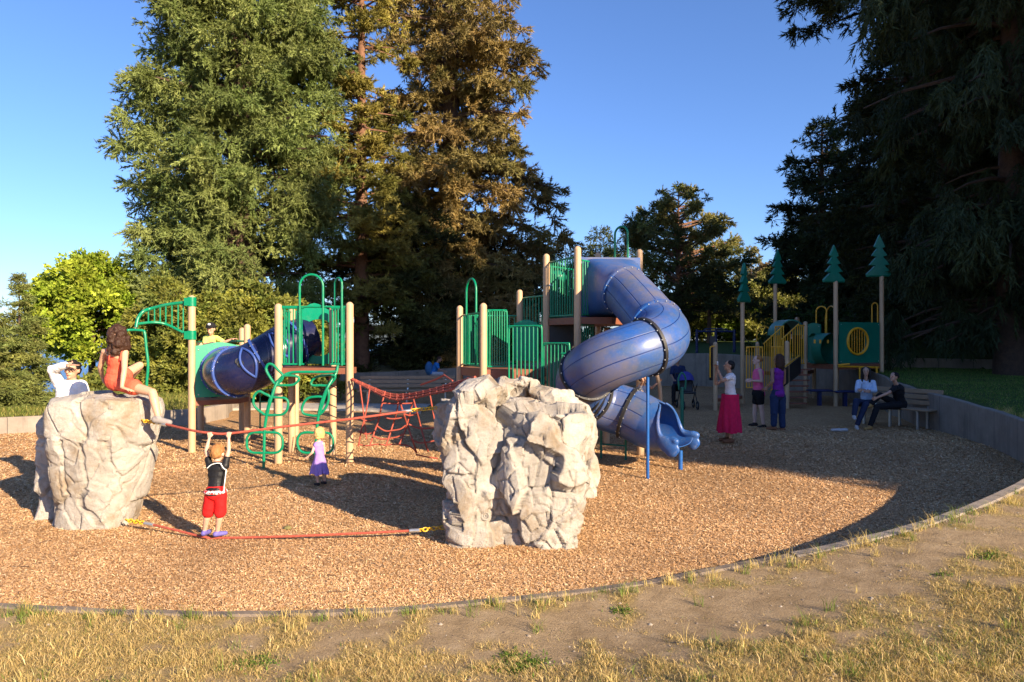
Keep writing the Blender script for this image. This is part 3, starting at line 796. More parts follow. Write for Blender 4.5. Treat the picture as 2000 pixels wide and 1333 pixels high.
# overhead ladder arm with the swing bar
Yt = a_.y
def L3(px, py, Y=Yt): return P(px, py, Y)
mb = MB()
mb.tube(spline([L3(372, 590), L3(330, 595), L3(296, 603), L3(280, 609, 12.2), L3(270, 622, 12.15), L3(266, 640, 12.1)], 6), .03, 12)
mb.tube(spline([L3(270, 633, 12.12), L3(300, 630, 12.2), L3(325, 634), L3(350, 646), L3(372, 657)], 6), .025, 12)
for px, y0, y1 in ((290, 605, 630), (302, 603, 630), (313, 600, 631), (324, 597, 633), (336, 594, 638), (348, 592, 644), (358, 590, 649)): mb.tube([L3(px, y0), L3(px, y1)], .013, 8)
mb.build('ladder_arm', M['green'], eL)
for py in (590, 655): mb = MB(); mb.tube([L3(375, py-9), L3(375, py+9)], PR+.012, 16); mb.box(L3(368, py, Yt-.02), (.1, .12, .14)); mb.build('clamp', M['green'], eL)
mb = MB(); mb.tube([L3(266, 638, 12.1), L3(264, 646, 12.1)], .012, 8); mb.build('swivel', M['steel'], eL)
mb = MB(); mb.tube(spline([L3(246, 655, 12.0), L3(246, 648, 12.0), L3(254, 645, 12.05), L3(278, 646, 12.1), L3(283, 652, 12.1), L3(286, 680, 12.1), L3(289, 705, 12.1), L3(289, 725, 12.1), L3(287, 746, 12.1), L3(286, 790, 12.1)], 6), .024, 10)
mb.tube([L3(246, 655, 12.0), L3(244, 700, 12.0), L3(244, 760, 12.0)], .024, 10)
mb.build('swing_bar', M['green'], eL)

# loop climbers on the front of the deck
def rrect(cx, cy, w, h, r=None, sk=0.0, Y=10.9, Y2=None):
    r = r or min(w, h)*.38; pts = []
    for (sx, sy, a0) in ((1, -1, -90), (1, 1, 0), (-1, 1, 90), (-1, -1, 180)):
        for k in range(5):
            a = R(a0+k*22.5); x = cx+sx*(w/2-r)+r*math.cos(a); y = cy+sy*(h/2-r)+r*math.sin(a); pts.append((x+sk*(y-cy), y))
    return [P(x, y, Y) for x, y in pts]
mb = MB(); r = .021; Yc1 = 10.75
st = [(515, 918), (516, 870), (517, 838), (522, 808), (531, 775), (540, 750), (553, 735), (570, 728), (600, 727), (640, 727), (657, 726)]
mb.tube(spline([P(x, y, Yc1+max(0, (760-y))*.004) for x, y in st], 5), r*1.15, 10)
mb.tube(rrect(517, 865, 70, 40, Y=Yc1), r, 8, closed=True)
def loop(pts, Y): mb.tube(spline([P(x, y, Y) for x, y in pts], 5, closed=True), r, 8, closed=True)
mb.build('loop_climber', M['green'], eL)
mb = MB()
loop([(529, 778), (545, 777), (558, 779), (563, 788), (560, 802), (551, 810), (536, 811), (521, 810), (524, 795)], Yc1)
loop([(529, 777), (516, 769), (506, 765), (497, 773), (495, 787), (500, 797), (511, 806), (520, 810), (524, 793)], Yc1)
loop([(540, 751), (528, 738), (520, 722), (524, 712), (533, 713), (543, 723), (553, 736)], Yc1+.05)
loop([(540, 751), (556, 753), (572, 752), (581, 746), (584, 739), (577, 735), (562, 734), (551, 736)], Yc1+.05)
mb.build('loop', M['green'], eL)
mb = MB()
mb.tube(spline([P(x, y, Yc1+.25+max(0, (760-y))*.004) for x, y in [(660, 714), (657, 728), (650, 740), (640, 757), (632, 775), (626, 793), (622, 812), (619, 840), (617, 870), (616, 908)]], 5), r*1.15, 10)
loop([(655, 735), (633, 734), (616, 738), (608, 747), (611, 753), (625, 753), (643, 752)], Yc1+.3)
loop([(631, 777), (610, 776), (598, 781), (590, 796), (592, 807), (603, 811), (624, 811), (628, 795)], Yc1+.25)
loop([(641, 762), (642, 780), (636, 797), (624, 810), (630, 790), (636, 770)], Yc1+.25)
loop([(617, 846), (598, 845), (586, 849), (581, 860), (583, 875), (592, 884), (612, 885), (640, 885), (650, 875), (650, 856), (640, 846)], Yc1+.25)
mb.build('loop_climber', M['green'], eL)
# thin ladder behind the loops
mb = MB(); Yq = 13.9
for px in (508, 536): mb.tube([P(px, 756, Yq), P(px, 852, Yq)], .017, 8)
for py in (762, 785, 811): mb.tube([P(508, py, Yq), P(536, py, Yq)], .013, 8)
mb.build('ladder', M['green'], eL)

# ================================================================ rope net between the deck and the centre boulder
eN = empty('climbing_net', (P(760, 890, 10.6).x, 10.6, 0), 'sagging red rope net bridge with a hanging net below it, behind the centre boulder', 'climbing net')
cab = []
for dy, dY in ((0, 0), (4, -.3), (9, -.6)):
    cab.append(spline([P(688, 740+dy*.3, 11.1+dY*.2), P(720, 754+dy*.6, 10.9+dY*.5), P(762, 770+dy, 10.6+dY), P(800, 770+dy, 10.2+dY), P(840, 762+dy*.9, 9.6+dY), P(880, 751+dy*1.2, 8.9+dY*.8), P(928, 737+dy, 8.0+dY*.4)], 6))
for c in cab:
    mb = MB(); mb.tube(c, .0155, 7); mb.build('rope', M['rope'], eN)
mb = MB()
for k_ in range(2, len(cab[0])-2, 2):
    mb.tube([cab[0][k_], cab[1][k_], cab[2][k_]], .011, 6); mb.ell(cab[0][k_], .021, 8); mb.ell(cab[2][k_], .021, 8); mb.ell(cab[1][k_], .021, 8)
mb.tube([P(868, 733, 9.3), P(850, 742, 9.5), P(822, 752, 9.9)], .013, 6); mb.tube([P(868, 733, 9.3), P(884, 744, 8.8)], .011, 6)
mb.build('rope_rungs', M['rope'], eN)
mb = MB(); rr = .0125; YN = 10.3
cols = [[(752, 765), (746, 790), (739, 822), (731, 845), (722, 872)], [(778, 772), (776, 800), (768, 828), (761, 850), (753, 872)], [(778, 775), (788, 807), (797, 834), (805, 858), (814, 885)],
        [(806, 775), (813, 800), (821, 830), (829, 860), (836, 882)], [(806, 786), (797, 822), (790, 845), (780, 868)]]
for c in cols: mb.tube(spline([P(x, y, YN+.15*math.sin(y*.1)) for x, y in c], 4), rr, 6)
for c in ([(736, 832), (752, 842), (768, 841), (783, 838), (792, 831)], [(730, 852), (745, 858), (765, 856), (778, 853), (786, 848)], [(750, 814), (760, 818), (775, 818), (788, 815)],
          [(799, 829), (815, 836), (835, 837), (856, 834)], [(803, 858), (818, 865), (836, 864), (852, 860)], [(746, 788), (775, 789), (805, 788)], [(812, 888), (835, 893), (855, 896)], [(784, 806), (800, 812), (815, 808)], [(852, 820), (857, 838), (862, 858)]):
    mb.tube(spline([P(x, y, YN-.05) for x, y in c], 4), rr*.9, 6)
for c in ([(703, 752), (708, 790), (712, 826), (716, 858)], [(722, 760), (716, 800), (706, 840), (700, 872)], [(700, 815), (715, 822), (728, 820), (738, 816)], [(700, 842), (714, 848), (726, 846), (734, 840)], [(840, 772), (846, 806), (852, 840), (858, 872)], [(700, 868), (716, 871), (736, 868), (752, 870)], [(752, 870), (775, 868), (800, 872), (814, 885)]):
    mb.tube(spline([P(x, y, YN+.1) for x, y in c], 4), rr*.85, 6)
mb.build('hanging_net', M['rope'], eN)

# ================================================================ centre play structure with the tube slide
eC = empty('play_structure', (.9, 13.0, 0), 'tall green and tan play tower in the centre with a twisting blue tube slide', 'play structure')
PC = {}
for nm, px, top, Y in (('g', 944, 592, 12.0), ('h', 898, 597, 13.4), ('i', 1015, 566, 13.6), ('j', 1067, 496, 12.9), ('k', 1128, 481, 12.0), ('l', 1249, 487, 13.3), ('m', 1168, 493, 14.2),
                       ('n', 1185, 640, 13.4), ('q', 1251, 762, 11.95)):
    x = px_(px, Y); PC[nm] = (x, Y); post(eC, x, Y, pz(top, Y))
zD = 1.5; zH = 2.42
g_, h2, i2, j2, k2, l2, m2 = [PC[c] for c in 'ghijklm']
deck(eC, [(g_[0], g_[1]), (px_(1060, 12.1), 12.1), (j2[0], j2[1]), (i2[0], i2[1]+.3), (h2[0], h2[1])], zD, .16)
deck(eC, [(k2[0], k2[1]), (px_(1195, 12.0), 12.0), (l2[0], l2[1]), (m2[0], m2[1]), (j2[0], j2[1])], zH, .12)
rail(eC, (h2[0]+.06, h2[1]-.06), (g_[0]-.06, g_[1]+.06), zD+.05, zD+1.0, 9)
rail(eC, (g_[0]+.07, g_[1]), (px_(990, 12.0), 12.0), zD+.05, zD+1.04, 7, round_end=True)
arch(eC, (px_(911, 12.9), 12.9), (px_(930, 12.5), 12.5), zD+.05, pz(545, 12.7), .02)
rail(eC, (i2[0]+.06, i2[1]), (j2[0]-.05, j2[1]), pz(690, 13.2), pz(580, 13.2), 7)
rail(eC, (h2[0]+.06, h2[1]), (i2[0]-.06, i2[1]), zD+.05, zD+1.0, 11)
panel(eC, (px_(1005, 13.2), 13.2), (px_(1050, 13.0), 13.0), 1.62, 2.35, None, .06)
# tall railing of the high deck
rail(eC, (j2[0]+.06, j2[1]-.05), (k2[0]-.06, k2[1]+.05), zH+.04, zH+1.06, 10)
rail(eC, (j2[0]+.05, j2[1]+.05), (m2[0]-.06, m2[1]), zH+.04, zH+1.0, 9)
rail(eC, (k2[0]+.07, k2[1]), (px_(1150, 12.2), 12.2), zH+.04, zH+1.0, 3)
rail(eC, (k2[0]+.06, k2[1]+.02), (px_(1160, 12.4), 12.4), 1.5, zH-.13, 6)
arch(eC, (px_(1201, 13.6), 13.6), (px_(1226, 13.4), 13.4), zH, pz(443, 13.5), .022)
# stair barriers stepping down to the right
rail(eC, (px_(994, 11.7), 11.7), (px_(1058, 11.4), 11.4), 1.28, pz(637, 11.5), 7, round_end=True)
rail(eC, (px_(1062, 11.4), 11.4), (px_(1112, 11.1), 11.1), .95, pz(671, 11.25), 6, round_end=True)
rail(eC, (px_(1075, 12.2), 12.2), (px_(1112, 12.0), 12.0), 1.0, pz(672, 12.1), 5)
rail(eC, (px_(1096, 10.9), 10.9), (px_(1120, 10.8), 10.8), .85, 1.8, 4)
for k_ in range(6):      # steps
    y0 = 12.4-.12*k_; x0 = px_(1030, 12)+.14*k_
    mb = MB(); mb.box((x0+.15, 11.95-.05*k_, zD-.2-.22*k_), (.34, .8, .05), bev=.01); mb.build('step', M['deck'], eC)
mb = MB(); mb.box((px_(1020, 12.4), 12.4, 1.2), (.42, .04, .42)); mb.build('riser_panel', M['deck'], eC, smooth=False)
mb = MB(); mb.box((px_(1097, 12.9), 12.9, 2.0), (.5, .04, .62)); mb.build('shade_sheet', M['black'], eC, smooth=False)  # added black sheet, stands in for the dark shaded trees behind the tower
# round bubble behind the tall rails
mb = MB(); mb.ell((px_(1087, 13.4), 13.4, 3.25), (.2, .2, .14), 18); mb.build('steering_wheel', M['darkgreen'], eC)

# slide
SP = [(1.40, 12.45, 3.02), (1.66, 12.05, 2.98), (1.92, 11.65, 2.86), (2.10, 11.22, 2.58), (2.24, 10.80, 2.30), (2.30, 10.42, 2.12), (2.12, 10.06, 1.97), (1.78, 9.88, 1.86), (1.42, 9.9, 1.73),
      (1.16, 10.14, 1.56), (1.08, 10.52, 1.36), (1.20, 10.9, 1.13), (1.52, 11.08, .96), (1.88, 11.0, .84), (2.16, 10.82, .70)]
SL = spline(SP, 8); RS = .405
esl = link('tube_slide', np_mesh('tube_slide', [(0, 0, 0), (.001, 0, 0), (0, .001, 0)], [(0, 1, 2)], M['slide']), eC) if False else None
def seg(i0, i1, name='slide_section'):
    mb = MB(); pts = SL[i0:i1+1]; mb.tube(pts, RS, 56, caps=False)
    return mb.build(name, M['slide'], eC, sharp=60)
# parallel frame for the whole slide so that grooves line up
def slide_sections():
    cuts = [16, 34, 52, 74, 90, 104, len(SL)-1]
    n = 60; up = Vector((0, 0, 1)); fr = []
    for i, p in enumerate(SL):
        t = (SL[min(i+1, len(SL)-1)]-SL[max(i-1, 0)]).normalized(); up = (up-t*up.dot(t)).normalized(); fr.append((p, t, up.copy(), t.cross(up)))
    for a, b in zip(cuts[:-1], cuts[1:]):
        V = []; UV = []
        for i in range(a, b+1):
            p, t, u, v = fr[i]
            q = (i-a)/(b-a); rr = RS*(1+.012*math.sin(math.pi*q))
            for k in range(n+1):
                an = 2*math.pi*k/n; V.append(p+(u*math.cos(an)+v*math.sin(an))*rr); UV.append((k/n, i*.05))
        m = b-a; W = n+1
        F = [(i*W+k, i*W+k+1, (i+1)*W+k+1, (i+1)*W+k) for i in range(m) for k in range(n)]
        mb = MB(); mb.add(V, F, UV); mb.build('slide_section', M['slide'], eC, sharp=60)
    for j, i in enumerate(cuts[:-1]):
        p, t, u, v = fr[i]; m = MB(); mt = 'slideplain' if j < 2 else 'black'
        m.tube([p-t*.026, p-t*.024, p+t*.024, p+t*.026], [RS-.005, RS+.035, RS+.035, RS-.005], 56, caps=False)
        m.cur = 1; b = m
        for k in range(18):
            an = 2*math.pi*k/18
            for s in (-1, 1): b.ell(p+(u*math.cos(an)+v*math.sin(an))*(RS+.022)+t*.027*s, .012, 6)
        m.build('seam_ring', [M[mt], M['steel']], eC, sharp=30)
    return fr
FR = slide_sections()
# hood: rounded box turning into the round tube
mb = MB(); n = 56; V = []; UV = []
p0, t0 = Vector((1.80, 12.55, 2.97)), Vector((.08, -1, 0)).normalized()
pe, te, ue, ve = FR[16]
for i in range(15):
    q = i/14; c = p0.lerp(pe, sst(q)*.35+q*.65); t = t0.lerp(te, q).normalized(); u = (Vector((0, 0, 1))-t*t.z).normalized(); v = t.cross(u)
    pw = lerp(7.0, 2.0, sst(q*1.15)); rr = lerp(.54, RS, sst(q))
    if i == 0: rr *= .97
    for k in range(n):
        a = 2*math.pi*k/n; ct, st_ = math.cos(a), math.sin(a)
        f = (abs(ct)**pw+abs(st_)**pw)**(-1/pw)
        V.append(c+(u*ct+v*st_)*f*rr); UV.append((.02, q))
F = [(i*n+k, i*n+(k+1) % n, (i+1)*n+(k+1) % n, (i+1)*n+k) for i in range(14) for k in range(n)]
mb.add(V, F, UV); mb.build('slide_hood', M['slideplain'], eC, sharp=50)
mb = MB(); tmp = [p0+(Vector((1, .08, 0))*a+Vector((0, 0, b)))-t0*.02 for a, b in ((-.57, -.54), (.57, -.54), (.57, .57), (-.57, .57))]
mb.add(tmp+[x-t0*.04 for x in tmp], [(0, 1, 2, 3), (7, 6, 5, 4), (0, 4, 5, 1), (1, 5, 6, 2), (2, 6, 7, 3), (3, 7, 4, 0)]); mb.build('slide_entry_panel', M['slideplain'], eC, smooth=False)
# exit chute: half pipe with rolled lips flaring outward
pe, te, ue, ve = FR[-1]
ch = spline([SL[-1], Vector((2.33, 10.69, .62)), Vector((2.48, 10.58, .585)), Vector((2.62, 10.48, .60))], 7)
n = 30; V = []; Vi = []; lipL = []; lipR = []; up = Vector((0, 0, 1))
for i, p in enumerate(ch):
    q = i/(len(ch)-1); t = (ch[min(i+1, len(ch)-1)]-ch[max(i-1, 0)]).normalized(); u = (up-t*t.z).normalized(); v = t.cross(u)
    half = lerp(R(178), R(78), sst(q*1.25)); flare = 1+.0*q
    for k in range(n+1):
        a = math.pi+lerp(-half, half, k/n); rr = RS*(1-.04*q); flat = 1-.45*sst(q)*max(0, -math.cos(a))
        V.append(p+u*math.cos(a)*rr*flat+v*math.sin(a)*rr*(1+.08*q)); Vi.append(p+u*math.cos(a)*(rr-.02)*flat+v*math.sin(a)*(rr-.02)*(1+.08*q))
    lipL.append(V[-(n+1)].copy()); lipR.append(V[-1].copy())
m = len(ch); W = n+1; mb = MB(); K = m*W
F = [(i*W+k, i*W+k+1, (i+1)*W+k+1, (i+1)*W+k) for i in range(m-1) for k in range(n)]
F += [(K+i*W+k, K+(i+1)*W+k, K+(i+1)*W+k+1, K+i*W+k+1) for i in range(m-1) for k in range(n)]
F += [(i*W, (i+1)*W, K+(i+1)*W, K+i*W) for i in range(m-1)]+[(i*W+n, K+i*W+n, K+(i+1)*W+n, (i+1)*W+n) for i in range(m-1)]
F += [((m-1)*W+k, (m-1)*W+k+1, K+(m-1)*W+k+1, K+(m-1)*W+k) for k in range(n)]
mb.add(V+Vi, F, [(.02, 0)]*(2*K)); mb.build('slide_chute', M['slideplain'], eC, sharp=50)
for lip in (lipL, lipR):
    t = (ch[-1]-ch[-3]).normalized(); t.z = 0; ou = (lip[-1]-ch[-1]); ou.z = 0; ou.normalize()
    e0 = lip[-1]; mb = MB(); pts = spline(lip[4:]+[e0+t*.05+ou*.015-Vector((0, 0, .015))], 3); k_ = len(pts)
    mb.tube(pts, [lerp(.022, .055, sst(i/k_*1.2)) for i in range(k_)], 16, dome=True)
    XM = Matrix((ou, t, Vector((0, 0, 1)))).transposed().to_4x4() @ Matrix.Rotation(R(-28), 4, 'X')
    mb.ell(e0-t*.07+ou*.015-Vector((0, 0, .085)), (.060, .20, .125), 24, XM)
    mb.ell(e0-t*.02+ou*.015-Vector((0, 0, .16)), (.05, .11, .10), 20, XM)
    me = remeshed(mb, .012, 12); me.polygons.foreach_set('use_smooth', [True]*len(me.polygons)); me.materials.clear(); me.materials.append(M['slideplain']); me.name = 'slide_lip'
    me.uv_layers.new(name='UVMap'); link('slide_lip', me, eC, True)
# supports
def pole(e, x, y, z1, r, mat): mb = MB(); mb.tube([(x, y, -.1), (x, y, z1)], r, 14); return mb.build('support_pole', M[mat], e)
xx = G(1265, 935); pole(eC, xx.x, xx.y, pz(735, xx.y), .024, 'blue')
pole(eC, 2.62, 10.62, .30, .035, 'blue')
pole(eC, px_(1174, 11.6), 11.6, .75, .02, 'darkgreen'); pole(eC, px_(1222, 11.4), 11.4, .72, .02, 'darkgreen')
mb = MB(); mb.tube([(px_(1174, 11.6), 11.6, .5), (px_(1222, 11.4), 11.4, .5)], .014, 8); mb.build('cross_bar', M['darkgreen'], eC); mb = MB(); mb.tube([(px_(1174, 11.6), 11.6, .25), (px_(1222, 11.4), 11.4, .25)], .014, 8); mb.build('cross_bar', M['darkgreen'], eC)
mb = MB()
mb.tube(spline([(1.25, 10.4, 1.45), (1.32, 10.35, 1.1), (1.15, 10.5, .85)], 5), .02, 8); mb.tube(spline([(1.5, 10.5, 1.5), (1.42, 10.45, 1.15), (1.25, 10.6, .8)], 5), .02, 8)
mb.build('brace', M['black'], eC)
mb = MB(); mb.tube(spline([P(1278, 722, 12.6), P(1285, 740, 12.6), P(1290, 770, 12.6), P(1291, 830, 12.6)], 5), .035, 10); mb.build('curved_rail', M['post'], eC)
# far climber with a green loop beside the slide
eK = empty('spring_post', (px_(1336, 15.5), 15.5, 0), 'short dark green post with a loop handle standing behind the slide exit', 'play post')
mb = MB(); mb.tube([(px_(1332, 15.5), 15.5, -.1), (px_(1332, 15.5), 15.5, .95)], .04, 10); mb.build('post', M['darkgreen'], eK)
mb = MB(); x0 = px_(1332, 15.5); mb.tube(spline([(x0-.07, 15.5, .9), (x0-.08, 15.5, 1.15), (x0, 15.5, 1.28), (x0+.08, 15.5, 1.15), (x0+.07, 15.5, .9)], 5), .02, 8); mb.build('loop_handle', M['darkgreen'], eK)

# ================================================================ yellow and green play structure on the right
eY = empty('play_structure', (9.0, 21.5, 0), 'shaded yellow railed play structure on the right with flat green tree toppers on posts', 'play structure')
def topper(px, py0, py1, Y, rot, w=46):
    z0, z1 = pz(py1, Y), pz(py0, Y); H = z1-z0; W = w*Y/S/2
    prof = [(0, 1), (.10, .95), (.40, .72), (.16, .70), (.58, .50), (.24, .48), (.78, .27), (.34, .26), (1.0, .04), (.95, 0)]
    half = []
    for u, v in prof: half.append((u*W, z0+v*H))
    for k_, (u, v) in enumerate(prof):    # slightly droopy tips
        if k_ % 2 == 1: half[k_] = (u*W, z0+v*H-.015)
    poly = half+[(-x, z) for x, z in reversed(half[1:])]
    mb = MB(); T_ = Matrix.Translation((px_(px, Y), Y, 0)) @ Matrix.Rotation(rot, 4, 'Z')
    V = []; m_ = len(poly)
    def ring(s, y): return [T_ @ Vector((x*s, y, z0+H*.42+(z-z0-H*.42)*s)) for x, z in poly]
    V = ring(.93, -.055)+ring(1, -.03)+ring(1, .03)+ring(.93, .055)
    F = [tuple(range(m_)), tuple(reversed(range(3*m_, 4*m_)))]
    for r_ in range(3):
        for i in range(m_): F.append((r_*m_+i, r_*m_+m_+i, r_*m_+m_+(i+1) % m_, r_*m_+(i+1) % m_))
    mb.add(V, F); o = mb.build('tree_topper', M['darkgreen'], eY, sharp=25)
YP = {}
for nm, px, top, Y in (('a', 1450, 588, 22.0), ('b', 1514, 552, 24.0), ('c', 1632, 548, 21.0), ('d', 1722, 538, 21.6), ('e', 1573, 628, 22.3), ('f', 1537, 666, 20.3), ('g', 1479, 668, 23.5), ('h', 1397, 668, 19.8), ('i', 1634, 625, 22.5), ('j', 1712, 640, 23.4), ('k', 1590, 640, 24.0)):
    YP[nm] = (px_(px, Y), Y); post(eY, px_(px, Y), Y, pz(top, Y), .066)
topper(1453, 514, 590, 22.0, R(38), 40); topper(1518, 488, 554, 24.0, R(20), 42); topper(1628, 479, 551, 21.0, R(8), 46); topper(1717, 459, 540, 21.6, R(-6), 50)
zy = 1.28
deck(eY, [YP['e'], (YP['c'][0], YP['c'][1]), YP['d'], YP['j'], YP['k']], zy, .16)
deck(eY, [(px_(1490, 22.5), 22.5), YP['e'], YP['k'], YP['b']], 1.0, .12)
pc, pd = YP['c'], YP['d']
panel(eY, (pc[0]+.1, pc[1]-.02), (pd[0]-.1, pd[1]-.02), zy+.04, pz(630, 21.3), (.70, pz(667, 21.2), .40), 0, 'darkgreen', .05)
u = Vector((pd[0]-pc[0], pd[1]-pc[1], 0)).normalized(); cc = Vector((pc[0]+.1, pc[1]-.02, pz(667, 21.2)))+u*.70; nn = Vector((u.y, -u.x, 0))
mb = MB(); mb.torus(cc+nn*.03, .405, .035, nn, 40, 8); mb.build('window_ring', M['yellow'], eY)
mb = MB()
for k_ in range(-3, 4):
    hh_ = math.sqrt(.4**2-(k_*.1)**2); mb.tube([cc+u*k_*.1+Vector((0, 0, -hh_)), cc+u*k_*.1+Vector((0, 0, hh_))], .012, 6)
mb.build('window_bar', M['yellow'], eY)
panel(eY, (YP['e'][0]+.06, YP['e'][1]+.02), (pc[0]-.05, pc[1]+.9), zy+.04, pz(634, 22), None, .05, 'darkgreen', .05)
tubepath(eY, 'tunnel', [(px_(1588, 21.9), 21.9, 1.75), (px_(1600, 21.9), 21.9, 1.75), (px_(1626, 21.4), 21.4, 1.75)], .5, 'darkgreen', 36, thick=.02)
mb = MB()
for k_, px in enumerate((1591, 1602, 1617)):
    mb.tube([P(px, 664, 21.25+.03*k_), P(px, 671, 21.25+.03*k_)], .03, 8)
mb.build('tunnel_window', M['yellow'], eY)
mb = MB(); T2 = [Vector((px_(1540, 23)+.45*math.cos(t), 23.2+.0*t, pz(655, 23)+.52*math.sin(t))) for t in np.linspace(0, math.pi, 16)]
V = [p+Vector((0, dy, 0)) for dy in (-.5, .5) for p in T2]+[Vector((px_(1540, 23)+.41*math.cos(t), 23.2+dy, pz(655, 23)+.48*math.sin(t))) for dy in (-.5, .5) for t in np.linspace(0, math.pi, 16)]
F = [(i, i+1, 17+i, 16+i) for i in range(15)]+[(32+i, 48+i, 49+i, 33+i) for i in range(15)]+[(i, 32+i, 33+i, i+1) for i in range(15)]+[(16+i, 17+i, 49+i, 48+i) for i in range(15)]
mb.add(V, F); mb.build('slide_hood', M['darkgreen'], eY)
ra = dict(mat='yellow', r=.02, bar=.014)
rail(eY, (px_(1458, 21.2), 21.2), (px_(1489, 21.2), 21.2), .55, pz(678, 21.2), 5, round_end=True, **ra)
rail(eY, (px_(1491, 21.3), 21.3, 0), (px_(1526, 21.9), 21.9, .52), .5, pz(672, 21.3), 8, **ra)
rail(eY, (px_(1526, 20.7), 20.7, 0), (px_(1560, 21.6), 21.6, .5), .55, pz(664, 21), 7, **ra)
rail(eY, (px_(1560, 21.7), 21.7), (px_(1571, 22.0), 22.0), zy, pz(636, 21.8), 3, **ra)
rail(eY, (px_(1505, 20.9), 20.9), (px_(1530, 20.8), 20.8), .5, pz(678, 20.9), 4, **ra)
rail(eY, (px_(1514, 23), 23), (px_(1530, 22.6), 22.6), 1.1, pz(638, 22.8), 3, round_end=True, **ra)
arch(eY, (px_(1594, 22.8), 22.8), (px_(1614, 22.6), 22.6), zy+.3, pz(599, 22.7), .022, 'yellow'); arch(eY, (px_(1612, 23.5), 23.5), (px_(1634, 22.6), 22.6), zy+.3, pz(598, 22.9), .022, 'yellow')
arch(eY, (px_(1703, 22.3), 22.3), (px_(1714, 22.1), 22.1), zy+.3, pz(592, 22.2), .022, 'yellow'); arch(eY, (px_(1478, 25), 25), (px_(1506, 25), 25), .6, pz(638, 25), .022, 'yellow')
mb = MB(); mb.tube([P(1638, 716, 20.8), P(1716, 718, 21.3)], .03, 8); mb.tube([P(1636, 713, 20.9), P(1660, 711, 20.7)], .02, 8); mb.tube([P(1679, 718, 21), P(1680, 760, 21)], .03, 8); mb.tube([P(1712, 718, 21.2), P(1713, 750, 21.2)], .03, 8); mb.build('play_counter_frame', M['yellow'], eY)
for k_ in range(7):
    mb = MB(); q = k_/6; mb.box((px_(1558-2*k_, 21.6-.18*k_), 21.6-.2*k_, 1.1-.16*k_), (.75, .24, .045), bev=.01); mb.build('step', M['deck'], eY)
mb = MB(); mb.tube([P(1562, 694, 21.3), P(1534, 716, 19.9)], .022, 8); mb.build('hand_rail', M['yellow'], eY)
mb = MB(); T_ = [P(1562, 697, 21.2), P(1530, 722, 19.9), P(1530, 755, 19.9), P(1562, 730, 21.2)]; mb.add(T_+[p+Vector((.04, .02, 0)) for p in T_], [(0, 1, 2, 3), (7, 6, 5, 4), (0, 4, 5, 1), (1, 5, 6, 2), (2, 6, 7, 3), (3, 7, 4, 0)]); mb.build('stringer', M['black'], eY, smooth=False)
for (px, py, Yy) in ((1600, 763, 21.2), (1650, 765, 21.0)):
    mb = MB(); mb.box(P(px, py, Yy), (.7, .35, .06), bev=.02); mb.box(P(px, py, Yy)+Vector((0, 0, -.25)), (.1, .12, .46)); mb.build('bench_seat', M['darkblue'], eY)
# small platform at its left end
deck(eY, [(px_(1392, 19.8), 19.8), (px_(1450, 21), 21), (px_(1440, 22), 22), (px_(1392, 21), 21)], .32, .1)
mb = MB(); mb.tube(spline([(YP['h'][0]-.05, 19.7, 1.85), (YP['h'][0]-.16, 19.7, 1.83), (YP['h'][0]-.18, 19.7, 1.7), (YP['h'][0]-.18, 19.7, .95)], 5), .02, 8); mb.build('grab_bar', M['yellow'], eY)
mb = MB(); mb.box(P(1391, 700, 20.1), (.16, .1, 1.3)); mb.build('side_panel', M['black'], eY, smooth=False)

# exercise bars on the lawn behind
eB = empty('exercise_bars', (px_(1398, 33), 33, 1.4), 'dark blue exercise bar frame on the lawn beyond the back wall', 'exercise frame')
for px in (1361, 1398, 1434):
    mb = MB(); mb.tube([P(px, 700, 33), P(px, 644, 33)], .07, 10); mb.build('post', M['darkblue'], eB)
mb = MB(); mb.tube([P(1361, 648, 33), P(1434, 648, 33)], .045, 8); mb.build('cross_bar', M['darkblue'], eB); mb = MB(); mb.tube(spline([P(1376, 646, 32.6), P(1380, 643, 32.6), P(1416, 643, 32.6), P(1420, 646, 32.6)], 4), .03, 8); mb.build('cross_bar', M['darkblue'], eB)

# ================================================================ benches
def bench(loc, rz, L, label, nb=3):
    e = empty('park_bench', loc, label, 'bench', rz)
    def part(mb, name, mat): return mb.build(name, M[mat], e, world=False, sharp=30)
    mb = MB()
    for k_ in range(4): mb.box((0, -.2+.12*k_, .45), (L, .10, .04), bev=.008)
    part(mb, 'seat', 'wood')
    mb = MB()
    for k_ in range(3): mb.box((0, .26+.025*k_, .58+.13*k_), (L, .035, .105), M=Matrix.Rotation(R(-10), 4, 'X'), bev=.008)
    part(mb, 'backrest', 'wood')
    for k_ in range(nb):
        x = -L/2+.3+(L-.6)*k_/(nb-1); mb = MB()
        mb.box((x, -.15, .21), (.05, .06, .46), bev=.01); mb.box((x, .22, .21), (.05, .06, .46), bev=.01); mb.box((x, .03, .415), (.05, .44, .035)); mb.box((x, .31, .64), (.05, .03, .46), M=Matrix.Rotation(R(-10), 4, 'X'))
        part(mb, 'leg', 'steel')
    return e
bench((px_(795, 21.4), 21.4, 0), R(4), 3.0, 'long wooden bench at the back left, half in sun and half in shade')
bench((8.95, 16.0, 0), R(-62), 1.9, 'wooden bench in the shade against the right retaining wall, two women sitting on it')

